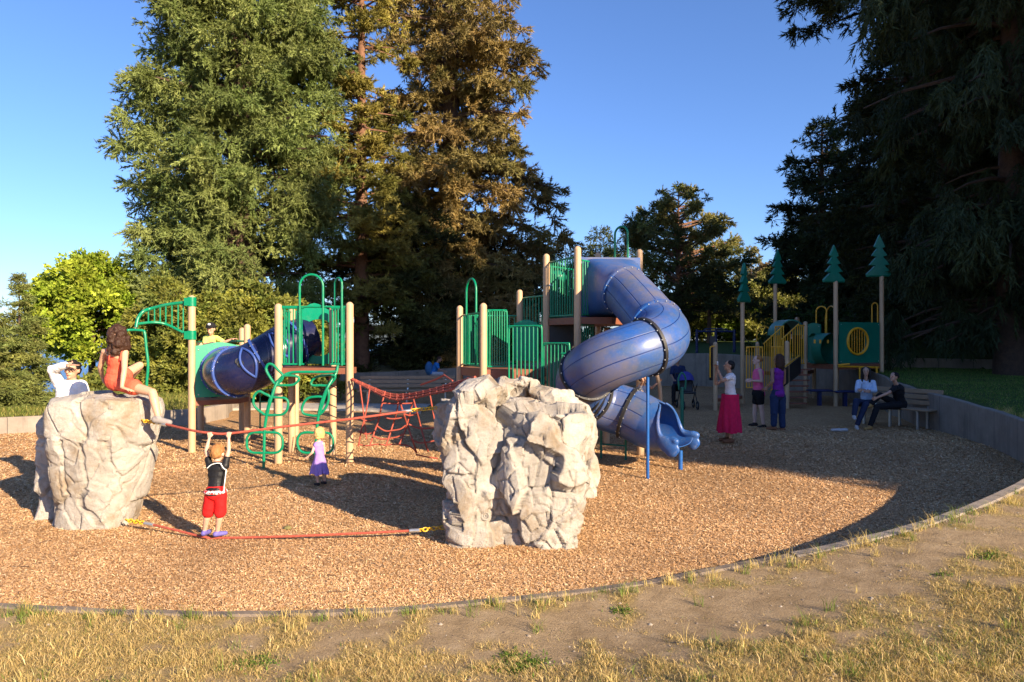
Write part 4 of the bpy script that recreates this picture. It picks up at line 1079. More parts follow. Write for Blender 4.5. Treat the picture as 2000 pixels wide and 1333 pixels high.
# ---------------------------------------------------------------- people
_mc = {}
def cloth(name, col, rough=.85, var=.12):
    if name not in _mc: _mc[name] = plain(name, col, rough, var, 14, bmp=.25, bscale=55, spec=.2)
    return _mc[name]
def skin(col):
    k = 'skin_%02d%02d' % (int(col[0]*100), int(col[2]*100))
    if k not in _mc:
        m = plain(k, col, .5, .06, 12, bmp=.05, bscale=90); b = m.node_tree.nodes['Principled BSDF']
        b.inputs['Subsurface Weight'].default_value = .12; b.inputs['Subsurface Radius'].default_value = (.01, .004, .002); _mc[k] = m
    return _mc[k]
def cap(mb, p, q, r0, r1, n=14):
    p, q = Vector(p), Vector(q)
    if (q-p).length < 1e-5: return
    mb.tube([p, q], [r0, r1], n, dome=True)
def finish(mb, name, mat, e, voxel, sm=2, wr=0.0, wsc=16):
    me = remeshed(mb, voxel, sm); v, nr = get_v(me)
    if wr: v = v+nr*(fbm(v, wsc, 3)*wr*2)[:, None]
    v = v-np.array(e.location); me.vertices.foreach_set('co', v.astype(np.float32).ravel())
    me.polygons.foreach_set('use_smooth', [True]*len(me.polygons)); me.materials.clear(); me.materials.append(mat); me.name = name; me.update()
    o = bpy.data.objects.new(name, me); C.objects.link(o); o.parent = e; return o
def hand(mb, w, d, nrm, s, side, curl=.5):
    """w wrist, d hand direction, nrm palm normal, side: thumb side vector"""
    d = d.normalized(); nrm = (nrm-d*nrm.dot(d)).normalized(); sv = (side-d*side.dot(d)-nrm*side.dot(nrm))
    sv = sv.normalized() if sv.length > 1e-4 else d.cross(nrm)
    L = .085*s; fr = max(.0072, .0082*s)
    for k in range(4):
        o = (k-1.5)*.0195*s; base = w+d*L*(.96-.03*abs(k-1))-sv*o
        cap(mb, w+d*.015*s-sv*o*.55, base, .0135*s, .0115*s, 8)
        fl = (.066, .076, .070, .055)[k]*s; a1, a2 = curl*.9, curl*2.0
        m1 = base+(d*math.cos(a1)+nrm*math.sin(a1))*fl*.5; m2 = m1+(d*math.cos(a2)+nrm*math.sin(a2))*fl*.5
        spread = -sv*(k-1.5)*.006*s
        cap(mb, base, m1+spread, fr, fr*.95, 8); cap(mb, m1+spread, m2+spread*1.6, fr*.95, fr*.85, 8)
    t0 = w+d*.022*s+sv*.018*s; t1 = t0+(d*.65+sv*.75+nrm*.3).normalized()*.036*s; t2 = t1+(d*.85+sv*.2+nrm*(.3+curl*.4)).normalized()*.030*s
    cap(mb, t0, t1, fr*1.45, fr*1.15, 8); cap(mb, t1, t2, fr*1.15, fr*.95, 8)
def person(label, J, H, fwd, sk=(.55, .33, .22), look=None, top=None, bottom=None, hair=None, shoe=None, hs=1.0, vox=.0075, curl=.4, base=None, toes=None, handd=None, wide=1.0, group=None):
    s = H/1.7; J = {k: Vector(v) for k, v in J.items()}; f = Vector(fwd).normalized()
    base = Vector(base) if base is not None else (J['ana']+J['anb'])/2-Vector((0, 0, .07*s))
    e = empty('person', base, label, 'person', group=group)
    sh = (J['sha']+J['shb'])/2; upv = (J['neck']-J['pel']).normalized(); rt = (J['shb']-J['sha'])
    f = (f-upv*f.dot(upv)).normalized(); rt = f.cross(upv); rt = -rt if rt.dot(J['shb']-J['sha']) < 0 else rt
    TM = Matrix((rt, f, upv)).transposed().to_4x4()
    def torso(mb, o, z0=0.0, z1=1.0, hipk=1.0):
        L = (J['neck']-J['pel']).length
        for (q, rx, ry, rz, fo) in ((0.02, .093*hipk, .068, .075, -.01), (.22, .078, .060, .09, 0), (.42, .076, .056, .10, .004), (.62, .088, .062, .11, .006), (.78, .094, .058, .075, .0)):
            if z0 <= q <= z1: mb.ell(J['pel']+upv*L*q+f*fo*s*1.7, ((rx*1.55*wide*s+o), (ry*1.6*s+o), rz*1.7*s), 18, TM)
    hd = Vector(look).normalized() if look is not None else f
    hu = Vector((0, 0, 1)); hr = hd.cross(hu).normalized(); hu = hr.cross(hd).normalized(); HM = Matrix((hr, hd, hu)).transposed().to_4x4(); hc = J['head']; hk = s*hs
    body = MB()
    torso(body, 0)
    for a in 'ab':
        S_, E_, W_ = J['sh'+a], J['el'+a], J['wr'+a]; sgn = -1 if a == 'a' else 1
        cap(body, sh.lerp(S_, .3), S_, .046*s, .045*s); cap(body, S_, E_, .043*s, .033*s); cap(body, E_, E_.lerp(W_, .35), .033*s, .034*s); cap(body, E_.lerp(W_, .3), W_, .034*s, .0215*s)
        dh = (W_-E_).normalized() if not handd or a not in handd else Vector(handd[a][0]).normalized()
        nm = f if not handd or a not in handd else Vector(handd[a][1])
        sd2 = -rt*sgn if not handd or a not in handd or len(handd[a]) < 3 else Vector(handd[a][2])
        hand(body, W_, dh, nm, s*1.02, sd2, curl if not isinstance(curl, dict) else curl[a])
        Hp, K, A = J['hip'+a], J['kn'+a], J['an'+a]
        cap(body, J['pel'].lerp(Hp, .6), Hp, .085*s, .082*s); cap(body, Hp, K, .082*s, .052*s); cap(body, K, K.lerp(A, .3), .052*s, .056*s); cap(body, K.lerp(A, .28), A, .055*s, .034*s)
        tv = Vector(toes[a]).normalized() if toes else Vector((f.x, f.y, 0)).normalized()
        cap(body, A+Vector((0, 0, -.03*s))-tv*.03*s, A+tv*.13*s+Vector((0, 0, -.05*s)), .034*s, .025*s)
    cap(body, sh.lerp(J['neck'], .2), hc-hu*.06*hk, .052*s, .047*s)
    # head: skull, jaw, nose, ears, chin
    body.ell(hc+hu*.018*hk, (.076*hk, .094*hk, .098*hk), 20, HM); body.ell(hc+hd*.022*hk-hu*.048*hk, (.056*hk, .062*hk, .062*hk), 16, HM)
    body.ell(hc+hd*.072*hk-hu*.088*hk, (.024*hk, .018*hk, .016*hk), 10, HM)
    cap(body, hc+hd*.088*hk+hu*.005*hk, hc+hd*.108*hk-hu*.026*hk, .008*hk, .0145*hk, 8); body.ell(hc+hd*.088*hk-hu*.058*hk, (.026*hk, .014*hk, .011*hk), 10, HM)
    for sg in (-1, 1): body.ell(hc+hr*sg*.078*hk-hd*.002*hk-hu*.008*hk, (.012*hk, .02*hk, .032*hk), 10, HM)
    finish(body, 'body', skin(sk), e, vox*min(1, s+.15), 3)
    for sg in (-1, 1):
        m = MB(); m.ell(hc+hd*.0835*hk+hr*sg*.031*hk+hu*.008*hk, (.011*hk, .008*hk, .0055*hk), 10, HM); m2 = m.build('eye', cloth('dark_eye', (.02, .015, .012), .3), None); m2.parent = e; m2.matrix_parent_inverse = parent_matrix(e).inverted()
    m = MB(); m.ell(hc+hd*.0985*hk-hu*.059*hk, (.021*hk, .006*hk, .005*hk), 10, HM); m2 = m.build('mouth', cloth('lips', (.35, .10, .08), .5), None); m2.parent = e; m2.matrix_parent_inverse = parent_matrix(e).inverted()
    # ---- top
    if top:
        mb = MB(); o = top.get('o', .012)*max(s, .7); torso(mb, o, top.get('z0', .0), top.get('z1', .8), top.get('hipk', 1.0))
        sl = top.get('sleeve', 0)
        for a in 'ab':
            S_, E_, W_ = J['sh'+a], J['el'+a], J['wr'+a]
            if top.get('strap', False): cap(mb, sh.lerp(S_, .45)-upv*.02*s, sh.lerp(S_, .5)+upv*.02*s, .05*s, .045*s)
            else: cap(mb, sh.lerp(S_, .25), S_, .046*s+o, .046*s+o)
            if sl > 0: cap(mb, S_, S_.lerp(E_, min(1, sl)), .046*s+o, .040*s+o)
            if sl > 1: cap(mb, E_, E_.lerp(W_, sl-1), .038*s+o, .027*s+o)
        ob = finish(mb, top.get('name', 'shirt'), top['mat'], e, vox*.9, 2, .012*s)
    # ---- bottom
    if bottom:
        mb = MB(); o = bottom.get('o', .013)*max(s, .7); k = bottom['kind']
        if k in ('shorts', 'pants'):
            ln = bottom.get('len', .8 if k == 'shorts' else 1.9); mb.ell(J['pel']+upv*.01*s, (.158*wide*s+o, .122*s+o, .15*s), 18, TM)
            fl = bottom.get('flare', 0)
            for a in 'ab':
                Hp, K, A = J['hip'+a], J['kn'+a], J['an'+a]
                cap(mb, J['pel'].lerp(Hp, .6), Hp, .088*s+o, .086*s+o); cap(mb, Hp, Hp.lerp(K, min(1, ln)), .087*s+o, lerp(.087, .058, min(1, ln))*s+o+fl)
                if ln > 1: cap(mb, K, K.lerp(A, ln-1), .058*s+o, .044*s+o+fl)
            finish(mb, k, bottom['mat'], e, vox*.9, 2, .010*s)
        else:        # skirt: pleated shell between two heights
            P0 = Vector(bottom['p0']); P1 = Vector(bottom['p1']); r0, r1 = bottom['r0'], bottom['r1']; n = 72; rows = 22; V = []
            for i in range(rows):
                q = i/(rows-1); c = P0.lerp(P1, q); rr = lerp(r0, r1, sst(q*.9)**.8)
                for k2 in range(n):
                    a = 2*math.pi*k2/n; fold = 1+.10*q*math.sin(a*bottom.get('nf', 11)+2*math.sin(a*2+q*2))+.04*q*math.sin(a*23)
                    V.append(c+Vector((math.cos(a)*rr*fold, math.sin(a)*rr*fold*bottom.get('ry', .85), .012*q*math.sin(a*5))))
            V += [v+(P0.lerp(P1, (i//n)/(rows-1))-v).normalized()*.006 for i, v in enumerate(V)]
            K = n*rows; F = [(i*n+j, (i+1)*n+j, (i+1)*n+(j+1) % n, i*n+(j+1) % n) for i in range(rows-1) for j in range(n)]
            F += [tuple(K+x for x in reversed(fc)) for fc in F]
            F += [((rows-1)*n+j, K+(rows-1)*n+j, K+(rows-1)*n+(j+1) % n, (rows-1)*n+(j+1) % n) for j in range(n)]
            mb.add(V, F); so2 = mb.build('skirt', bottom['mat'], e, sharp=80)
    # ---- hair
    if hair:
        mb = MB(); st = hair['style']; T_ = lambda x, y, z: hc+(hr*x+hd*y+hu*z)*hk
        mb.ell(T_(0, -.018, .036), (.088*hk, .098*hk, .088*hk), 18, HM)
        if st in ('bob', 'long', 'wavy'):
            ln = {'bob': .13, 'long': .26, 'wavy': .20}[st]*hair.get('k', 1)
            for a in np.linspace(-1.9, 1.9, 15):
                x, y = math.sin(a)*.082, -math.cos(a)*.078-.01
                wv = .02 if st == 'wavy' else .0
                mb.tube([T_(x*.85, y*.8, .07), T_(x*1.08, y*1.08, 0), T_(x*1.15+wv, y*1.12, -ln*.5), T_(x*1.05-wv, y*1.1, -ln*.95)], [.026*hk, .03*hk, .03*hk*hair.get('vol', 1), .018*hk], 8, dome=True)
            mb.ell(T_(0, -.04, -.02), (.08*hk, .07*hk, .08*hk), 14, HM)
        if st == 'tied': mb.ell(T_(0, -.115, .03), (.035*hk, .035*hk, .04*hk), 12, HM)
        if st == 'short':
            mb.ell(T_(0, -.045, 0), (.083*hk, .07*hk, .075*hk), 14, HM)
        # keep the face clear: nothing is added in front of the ears
        finish(mb, 'hair', hair['mat'], e, vox*.9, 1, hair.get('rough', .010)*hk, hair.get('wsc', 38))
    if shoe is not None:
        for a in 'ab':
            A = J['an'+a]; tv = Vector(toes[a]).normalized() if toes else Vector((f.x, f.y, 0)).normalized(); mb = MB()
            cap(mb, A+Vector((0, 0, -.042*s))-tv*.035*s, A+tv*.135*s+Vector((0, 0, -.055*s)), .044*s, .036*s)
            cap(mb, A+Vector((0, 0, -.015*s)), A+Vector((0, 0, -.05*s)), .043*s, .04*s)
            finish(mb, 'shoe', shoe, e, vox*.8, 2)
    return e
def JJ(d):
    return {k: P(*v) for k, v in d.items()}
HB = cloth('dark_brown_hair', (.045, .022, .014), .55, .3); HK = cloth('black_hair', (.012, .010, .010), .5, .3); HR = cloth('reddish_blond_hair', (.30, .14, .05), .6, .3); HY = cloth('blond_hair', (.55, .36, .14), .6, .25)

# boy hanging on the upper rope, seen from behind
Yb_ = 6.86
eb = person('small red-haired boy in black top and red shorts hanging from the upper rope', JJ(dict(
    head=(425, 886, Yb_-.02), neck=(425, 904, Yb_-.05), sha=(410, 911, Yb_-.04), shb=(440, 911, Yb_-.04), ela=(403, 880, Yb_), elb=(447, 879, Yb_), wra=(409, 856, Yb_+.02), wrb=(447, 856, Yb_+.02),
    pel=(421, 962, Yb_-.10), hipa=(412, 968, Yb_-.09), hipb=(431, 968, Yb_-.09), kna=(406, 1003, Yb_-.06), knb=(430, 1003, Yb_-.06), ana=(400, 1036, Yb_+.0), anb=(425, 1038, Yb_+.0))),
    1.02, (.05, 1, 0), sk=(.62, .36, .25), hs=1.28, top=dict(mat=cloth('black_rash_guard', (.012, .012, .014), .5), sleeve=.45, o=.014, z0=0),
    bottom=dict(kind='shorts', mat=cloth('bright_red_shorts', (.60, .015, .015), .7), len=.92, flare=.014), hair=dict(style='short', mat=HR, rough=.02), shoe=cloth('lavender_clogs', (.13, .11, .36), .5), vox=.0065,
    toes=dict(a=(.2, 1, 0), b=(.8, .8, 0)), handd=dict(a=((0, .05, 1), (0, 1, 0), (1, 0, 0)), b=((0, .05, 1), (0, 1, 0), (-1, 0, 0))), curl=1.35, wide=.98)
mb = MB(); c = P(421, 955, Yb_-.1); wp = cloth('white_piping', (.8, .78, .75), .7)
for pts in ([(405, 915, Yb_-.15), (413, 908, Yb_-.145), (425, 905, Yb_-.14), (433, 906, Yb_-.14)], [(431, 906, Yb_-.14), (437, 915, Yb_-.15), (442, 918, Yb_-.13)], [(442, 918, Yb_-.14), (440, 935, Yb_-.165), (438, 950, Yb_-.19), (438, 962, Yb_-.205)]):
    mb.tube(spline([P(*p) for p in pts], 4), .0045, 6)
m2 = mb.build('piping', wp, eb)
def patterned(name, a, b, scale):
    m, t, bb = nodes(name); co = coord(t); t.links.new(ramp(t, noise(t, co, scale, 2), [(.47, a), (.53, b)]), bb.inputs['Base Color']); bb.inputs['Roughness'].default_value = .8; return m
mb = MB(); mb.ell(P(421, 960, Yb_-.10), (.116, .100, .034), 28); mb.build('waistband', patterned('red_white_floral', (.6, .02, .02), (.75, .72, .7), 45), eb)

# girl in the lilac dress
Yg = 9.42
eg = person('small blond girl in a lilac dress walking left on the wood chips, seen from behind', JJ(dict(
    head=(623, 845, Yg), neck=(622, 861, Yg), sha=(615, 868, Yg-.02), shb=(632, 867, Yg+.02), ela=(610, 884, Yg-.08), elb=(634, 886, Yg+.08), wra=(602, 892, Yg-.06), wrb=(628, 893, Yg+.13),
    pel=(625, 900, Yg), hipa=(620, 904, Yg-.03), hipb=(630, 904, Yg+.03), kna=(619, 924, Yg-.04), knb=(633, 922, Yg+.05), ana=(621, 943, Yg-.03), anb=(634, 940, Yg+.06))),
    .86, (-.75, .6, 0), sk=(.66, .40, .28), hs=1.3, top=dict(mat=cloth('lilac_cotton', (.36, .22, .58), .8), o=.010, strap=True, z1=.8),
    bottom=dict(kind='skirt', mat=cloth('lilac_cotton', (.36, .22, .58), .8), p0=P(624, 886, Yg), p1=P(624, 925, Yg), r0=.062, r1=.125, ry=.95, nf=9), hair=dict(style='bob', mat=HY, rough=.02, k=.9), shoe=cloth('dark_boots', (.03, .02, .02), .6), vox=.0065)

# woman / girl in orange on the left boulder
Yo = 7.42
eo = person('woman in coral top and shorts sitting on top of the left boulder', JJ(dict(
    head=(232, 657, Yo-.02), neck=(227, 679, Yo), sha=(205, 687, Yo+.03), shb=(244, 689, Yo-.04), ela=(196, 717, Yo+.12), elb=(243, 724, Yo-.14), wra=(200, 737, Yo+.25), wrb=(238, 757, Yo-.20),
    pel=(228, 744, Yo+.05), hipa=(221, 746, Yo+.12), hipb=(238, 750, Yo), kna=(273, 714, Yo+.42), knb=(298, 767, Yo-.16), ana=(250, 745, Yo+.62), anb=(309, 814, Yo-.22))),
    1.44, (.45, .9, 0), sk=(.60, .33, .21), hs=1.08, look=(.1, 1, -.05), top=dict(mat=cloth('coral_cotton', (.72, .11, .06), .8), strap=True, o=.012, z1=.63, z0=0),
    bottom=dict(kind='shorts', mat=cloth('coral_cotton', (.72, .11, .06), .8), len=.42, flare=.012), hair=dict(style='wavy', mat=HB, rough=.045, wsc=24, vol=1.15, k=1.1), shoe=cloth('grey_sandal', (.25, .23, .22), .7), base=P(232, 765, Yo),
    handd=dict(b=((.9, -.1, -.25), (0, 0, -1), (0, 1, 0)), a=((0, .6, -.6), (1, 0, 0))), curl=dict(a=.4, b=.12), toes=dict(a=(0, 1, 0), b=(1, .1, -.15)), vox=.0065)
mb = MB()
for x0, x1 in ((211, 214), (240, 236)): mb.tube([P(x0, 683, Yo-.075), P(x1, 694, Yo-.10), P(x1-1, 704, Yo-.10)], .0065, 6)
mb.build('shoulder_strap', cloth('coral_cotton', (.72, .11, .06), .8), eo)

# man in white behind the left boulder
Ym = 8.7
person('bearded man in a white shirt behind the left boulder, shading his eyes with one hand', JJ(dict(
    head=(141, 723, Ym-.02), neck=(139, 742, Ym), sha=(117, 752, Ym), shb=(161, 753, Ym), ela=(104, 723, Ym-.10), elb=(170, 795, Ym+.02), wra=(130, 713, Ym-.20), wrb=(160, 832, Ym-.1),
    pel=(137, 825, Ym), hipa=(127, 832, Ym), hipb=(147, 832, Ym), kna=(124, 900, Ym-.02), knb=(151, 900, Ym-.04), ana=(122, 962, Ym+.05), anb=(153, 962, Ym+.02))),
    1.76, (.15, -1, 0), sk=(.50, .28, .18), look=(.1, -1, 0), top=dict(mat=cloth('white_shirt', (.80, .79, .78), .8), sleeve=1.9, o=.02),
    bottom=dict(kind='pants', mat=cloth('navy_jeans', (.02, .03, .07))), hair=dict(style='short', mat=HK, rough=.02), shoe=cloth('dark_boots', (.03, .02, .02)), handd=dict(a=((1, -.15, 0), (0, 0, -1), (0, -1, 0)), b=((0, -.2, -1), (0, -1, 0))), curl=dict(a=.05, b=.4), wide=1.05)

# boy in the cap on the lower deck
Yy = 13.0
ey = person('boy in black cap and pale yellow shirt leaning over the lower green panel', JJ(dict(
    head=(412, 643, Yy-.12), neck=(411, 654, Yy-.05), sha=(402, 661, Yy), shb=(423, 661, Yy), ela=(400, 674, Yy-.2), elb=(438, 669, Yy-.1), wra=(417, 669, Yy-.42), wrb=(452, 663, Yy-.12),
    pel=(413, 700, Yy+.12), hipa=(408, 704, Yy+.12), hipb=(418, 704, Yy+.12), kna=(407, 742, Yy+.08), knb=(419, 742, Yy+.08), ana=(406, 771, Yy+.15), anb=(420, 771, Yy+.15))),
    1.38, (.1, -1, 0), sk=(.58, .33, .22), hs=1.12, look=(.0, -1, -.35), top=dict(mat=cloth('pale_yellow_shirt', (.62, .66, .16), .8), sleeve=.7, o=.02),
    bottom=dict(kind='shorts', mat=cloth('grey_shorts', (.12, .12, .13))), shoe=cloth('dark_boots', (.03, .02, .02)), handd=dict(a=((.8, -.3, -.1), (0, 0, -1)), b=((1, 0, .2), (0, 0, -1))), curl=.3)
hc = P(412, 643, Yy-.12); capm = cloth('black_cap_cloth', (.015, .015, .018))
mb = MB(); mb.ell(hc+Vector((0, .0, .055)), (.088, .10, .075), 20); mb.ell(hc+Vector((0, -.10, .022)), (.065, .065, .012), 16); mb.build('cap', capm, ey)
mb = MB(); mb.ell(hc+Vector((.005, -.088, .085)), (.03, .012, .022), 12); mb.build('cap_badge', M['white'], ey)

# woman with the phone
Yw = 13.4
ew = person('woman in a white top and long crimson skirt holding up a phone beside the slide', JJ(dict(
    head=(1424, 715, Yw), neck=(1427, 729, Yw), sha=(1426, 737, Yw-.14), shb=(1426, 737, Yw+.14), ela=(1411, 744, Yw-.16), elb=(1398, 750, Yw+.06), wra=(1402, 722, Yw-.06), wrb=(1398, 724, Yw+.03),
    pel=(1426, 776, Yw), hipa=(1425, 780, Yw-.07), hipb=(1427, 780, Yw+.07), kna=(1422, 820, Yw-.08), knb=(1427, 820, Yw+.08), ana=(1427, 857, Yw-.08), anb=(1419, 854, Yw+.09))),
    1.60, (-1, .05, 0), sk=(.45, .25, .16), look=(-1, 0, .22), top=dict(mat=cloth('white_tee', (.80, .74, .74), .8), sleeve=.35, o=.012),
    bottom=dict(kind='skirt', mat=cloth('crimson_skirt', (.56, .012, .075), .75), p0=P(1426, 770, Yw), p1=P(1424, 844, Yw), r0=.165, r1=.225, nf=13, ry=1.0), hair=dict(style='short', mat=HK, rough=.015), shoe=cloth('brown_sandal', (.20, .09, .05)),
    handd=dict(a=((-.1, 0, 1), (-1, 0, 0), (0, 1, 0)), b=((0, 0, 1), (-1, 0, 0), (0, -1, 0))), curl=.7)
mb = MB(); mb.box(P(1401, 713, Yw), (.012, .075, .14), bev=.003); ph = mb.build('phone', M['white'], None); tag(ph, 'white phone held up by the woman in the crimson skirt', 'phone')

# woman in pink
Yp = 16.0
person('woman in a bright pink vest and black shorts with folded arms, hair tied back', JJ(dict(
    head=(1479, 704, Yp), neck=(1481, 718, Yp), sha=(1485, 725, Yp-.15), shb=(1477, 725, Yp+.15), ela=(1488, 745, Yp-.18), elb=(1478, 745, Yp+.16), wra=(1468, 744, Yp-.06), wrb=(1466, 741, Yp+.02),
    pel=(1481, 770, Yp), hipa=(1484, 775, Yp-.08), hipb=(1478, 775, Yp+.08), kna=(1488, 803, Yp-.10), knb=(1474, 802, Yp+.09), ana=(1491, 830, Yp-.12), anb=(1474, 826, Yp+.10))),
    1.70, (-1, -.25, 0), sk=(.62, .40, .32), look=(-1, -.1, .15), top=dict(mat=cloth('bright_pink_vest', (.78, .13, .30), .8), strap=True, o=.014, hipk=1.05),
    bottom=dict(kind='shorts', mat=cloth('black_shorts', (.012, .012, .014)), len=.38), hair=dict(style='tied', mat=HR, rough=.01), shoe=cloth('dark_sandal', (.03, .025, .025)), handd=dict(a=((-1, .1, 0), (0, 1, 0)), b=((-1, 0, 0), (0, 0, -1))), curl=.6, wide=1.05)
# woman in purple
Yu = 15.4
person('woman with long dark hair in a purple top and jeans, seen from behind', JJ(dict(
    head=(1521, 702, Yu), neck=(1521, 716, Yu), sha=(1508, 724, Yu-.06), shb=(1531, 724, Yu+.06), ela=(1509, 746, Yu-.2), elb=(1532, 748, Yu+.1), wra=(1499, 757, Yu-.12), wrb=(1516, 760, Yu+.2),
    pel=(1519, 770, Yu), hipa=(1512, 775, Yu-.05), hipb=(1526, 775, Yu+.05), kna=(1512, 806, Yu-.06), knb=(1527, 806, Yu+.04), ana=(1511, 833, Yu-.05), anb=(1528, 836, Yu-.02))),
    1.70, (-.75, .65, 0), sk=(.30, .15, .09), look=(-.8, .6, 0), top=dict(mat=cloth('purple_top', (.17, .02, .26), .8), strap=True, o=.016, hipk=1.08),
    bottom=dict(kind='pants', mat=cloth('blue_jeans', (.02, .035, .09)), len=1.86, flare=.012), hair=dict(style='long', mat=HB, rough=.015, vol=1.1), shoe=cloth('brown_sandal', (.20, .09, .05)), handd=dict(a=((-.9, 0, -.5), (0, 1, 0)), b=((-.9, .3, -.4), (0, 0, -1))), wide=1.15)
# seated women
Ys = 15.75
person('seated woman with long black hair and pale blue blouse on the right bench', JJ(dict(
    head=(1691, 726, Ys+.15), neck=(1691, 740, Ys+.2), sha=(1677, 747, Ys+.2), shb=(1705, 747, Ys+.15), ela=(1674, 763, Ys+.1), elb=(1708, 763, Ys+.05), wra=(1690, 765, Ys-.08), wrb=(1685, 762, Ys-.04),
    pel=(1693, 787, Ys+.25), hipa=(1686, 789, Ys+.2), hipb=(1700, 789, Ys+.15), kna=(1672, 784, Ys-.25), knb=(1690, 791, Ys-.28), ana=(1668, 812, Ys-.35), anb=(1673, 832, Ys-.32))),
    1.64, (-.35, -1, 0), sk=(.40, .24, .17), look=(-.5, -1, .1), top=dict(mat=cloth('pale_blue_blouse', (.42, .55, .74), .8), sleeve=1.7, o=.018),
    bottom=dict(kind='pants', mat=cloth('navy_jeans', (.02, .03, .07))), hair=dict(style='long', mat=HK, rough=.01), shoe=cloth('white_shoe', (.5, .48, .48)), handd=dict(a=((1, -.2, 0), (0, 1, 0)), b=((-1, -.2, 0), (0, 1, 0))), base=G(1680, 836))
person('seated woman in black clasping her knee on the right bench', JJ(dict(
    head=(1746, 737, Ys-.15), neck=(1752, 751, Ys-.1), sha=(1749, 758, Ys-.24), shb=(1756, 758, Ys+.08), ela=(1733, 769, Ys-.38), elb=(1738, 768, Ys-.05), wra=(1713, 777, Ys-.35), wrb=(1714, 776, Ys-.2),
    pel=(1758, 790, Ys), hipa=(1754, 792, Ys-.1), hipb=(1754, 792, Ys+.08), kna=(1713, 795, Ys-.35), knb=(1719, 772, Ys-.15), ana=(1699, 833, Ys-.42), anb=(1700, 790, Ys-.25))),
    1.64, (-.95, -.3, 0), sk=(.50, .28, .19), look=(-.95, -.3, .15), top=dict(mat=cloth('black_tee', (.012, .012, .015)), sleeve=.5, o=.018),
    bottom=dict(kind='pants', mat=cloth('black_trousers', (.013, .013, .016))), hair=dict(style='tied', mat=HK), shoe=cloth('tan_sandal', (.38, .22, .08)), handd=dict(a=((-.9, 0, -.4), (0, 1, 0)), b=((-.9, 0, -.4), (0, -1, 0))), base=G(1722, 838), curl=.9)
# person sitting on the back wall
Yk = 27.6
ek = person('person in a bright blue top sitting on the far back wall', JJ(dict(
    head=(858, 702, Yk), neck=(854, 709, Yk), sha=(852, 712, Yk-.15), shb=(852, 712, Yk+.15), ela=(858, 722, Yk-.2), elb=(858, 722, Yk+.2), wra=(867, 725, Yk-.12), wrb=(868, 725, Yk+.1),
    pel=(846, 730, Yk), hipa=(847, 731, Yk-.1), hipb=(847, 731, Yk+.1), kna=(866, 730, Yk-.15), knb=(866, 730, Yk+.12), ana=(865, 748, Yk-.15), anb=(868, 748, Yk+.12))),
    1.6, (1, -.2, 0), sk=(.42, .22, .15), top=dict(mat=cloth('bright_blue_jacket', (.03, .18, .50)), sleeve=.6, o=.03), bottom=dict(kind='shorts', mat=cloth('pale_shorts', (.45, .45, .48)), len=.9), hair=dict(style='short', mat=HB), shoe=cloth('dark_boots', (.03, .02, .02)), base=P(846, 736, Yk), vox=.011)
mb = MB(); mb.ell(P(838, 720, Yk), (.17, .2, .28), 16); finish(mb, 'backpack', cloth('blue_grey_pack', (.05, .15, .3)), ek, .015, 2, .01)
# child climbing behind the slide
Yh = 12.9
person('child half hidden behind the slide, climbing toward the lower deck', JJ(dict(
    head=(1256, 741, Yh), neck=(1256, 752, Yh), sha=(1249, 758, Yh-.02), shb=(1266, 757, Yh), ela=(1256, 744, Yh-.15), elb=(1274, 758, Yh-.1), wra=(1250, 731, Yh-.15), wrb=(1284, 748, Yh-.1),
    pel=(1258, 795, Yh), hipa=(1252, 799, Yh), hipb=(1264, 799, Yh), kna=(1250, 830, Yh-.05), knb=(1266, 828, Yh-.1), ana=(1251, 860, Yh), anb=(1266, 861, Yh))),
    1.22, (.5, -.8, 0), sk=(.60, .33, .2), hs=1.12, top=dict(mat=cloth('pale_grey_tee', (.5, .5, .55)), sleeve=.3), bottom=dict(kind='shorts', mat=cloth('navy_shorts', (.02, .03, .08))), hair=dict(style='short', mat=HB), shoe=cloth('dark_boots', (.03, .02, .02)), vox=.009)
# person by the stroller
Yt_ = 21.0
person('person in a navy top sitting beside the dark stroller beyond the slide', JJ(dict(
    head=(1323, 704, Yt_), neck=(1323, 713, Yt_), sha=(1314, 718, Yt_), shb=(1334, 718, Yt_), ela=(1311, 733, Yt_-.1), elb=(1338, 733, Yt_-.1), wra=(1316, 742, Yt_-.35), wrb=(1332, 742, Yt_-.35),
    pel=(1323, 756, Yt_), hipa=(1318, 757, Yt_), hipb=(1329, 757, Yt_), kna=(1316, 757, Yt_-.45), knb=(1331, 757, Yt_-.45), ana=(1315, 787, Yt_-.5), anb=(1332, 787, Yt_-.5))),
    1.68, (0, -1, 0), sk=(.35, .2, .14), top=dict(mat=cloth('navy_top', (.02, .03, .08)), sleeve=.8, o=.02), bottom=dict(kind='pants', mat=cloth('black_trousers', (.013, .013, .016))), hair=dict(style='short', mat=HK), shoe=cloth('dark_boots', (.03, .02, .02)), base=G(1323, 792), vox=.01)
# standing person behind the yellow structure and sitter on the slope
Yq_ = 30.0; xq = px_(1557, Yq_); zq = gz(xq, Yq_)
def stand(x, y, z, H, f, vx=.012, **kw):
    f = Vector(f).normalized(); r = Vector((f.y, -f.x, 0)); c = Vector((x, y, z)); q = lambda a, b, h: c+r*a*H+f*b*H+Vector((0, 0, h*H))
    return person(J=dict(head=q(0, .01, .925), neck=q(0, 0, .84), sha=q(-.11, 0, .81), shb=q(.11, 0, .81), ela=q(-.14, -.02, .63), elb=q(.14, -.02, .63), wra=q(-.13, .05, .49), wrb=q(.13, .05, .49),
        pel=q(0, 0, .54), hipa=q(-.05, 0, .51), hipb=q(.05, 0, .51), kna=q(-.055, .01, .28), knb=q(.055, .01, .28), ana=q(-.06, 0, .045), anb=q(.06, 0, .045)), H=H, fwd=f, vox=vx, **kw)

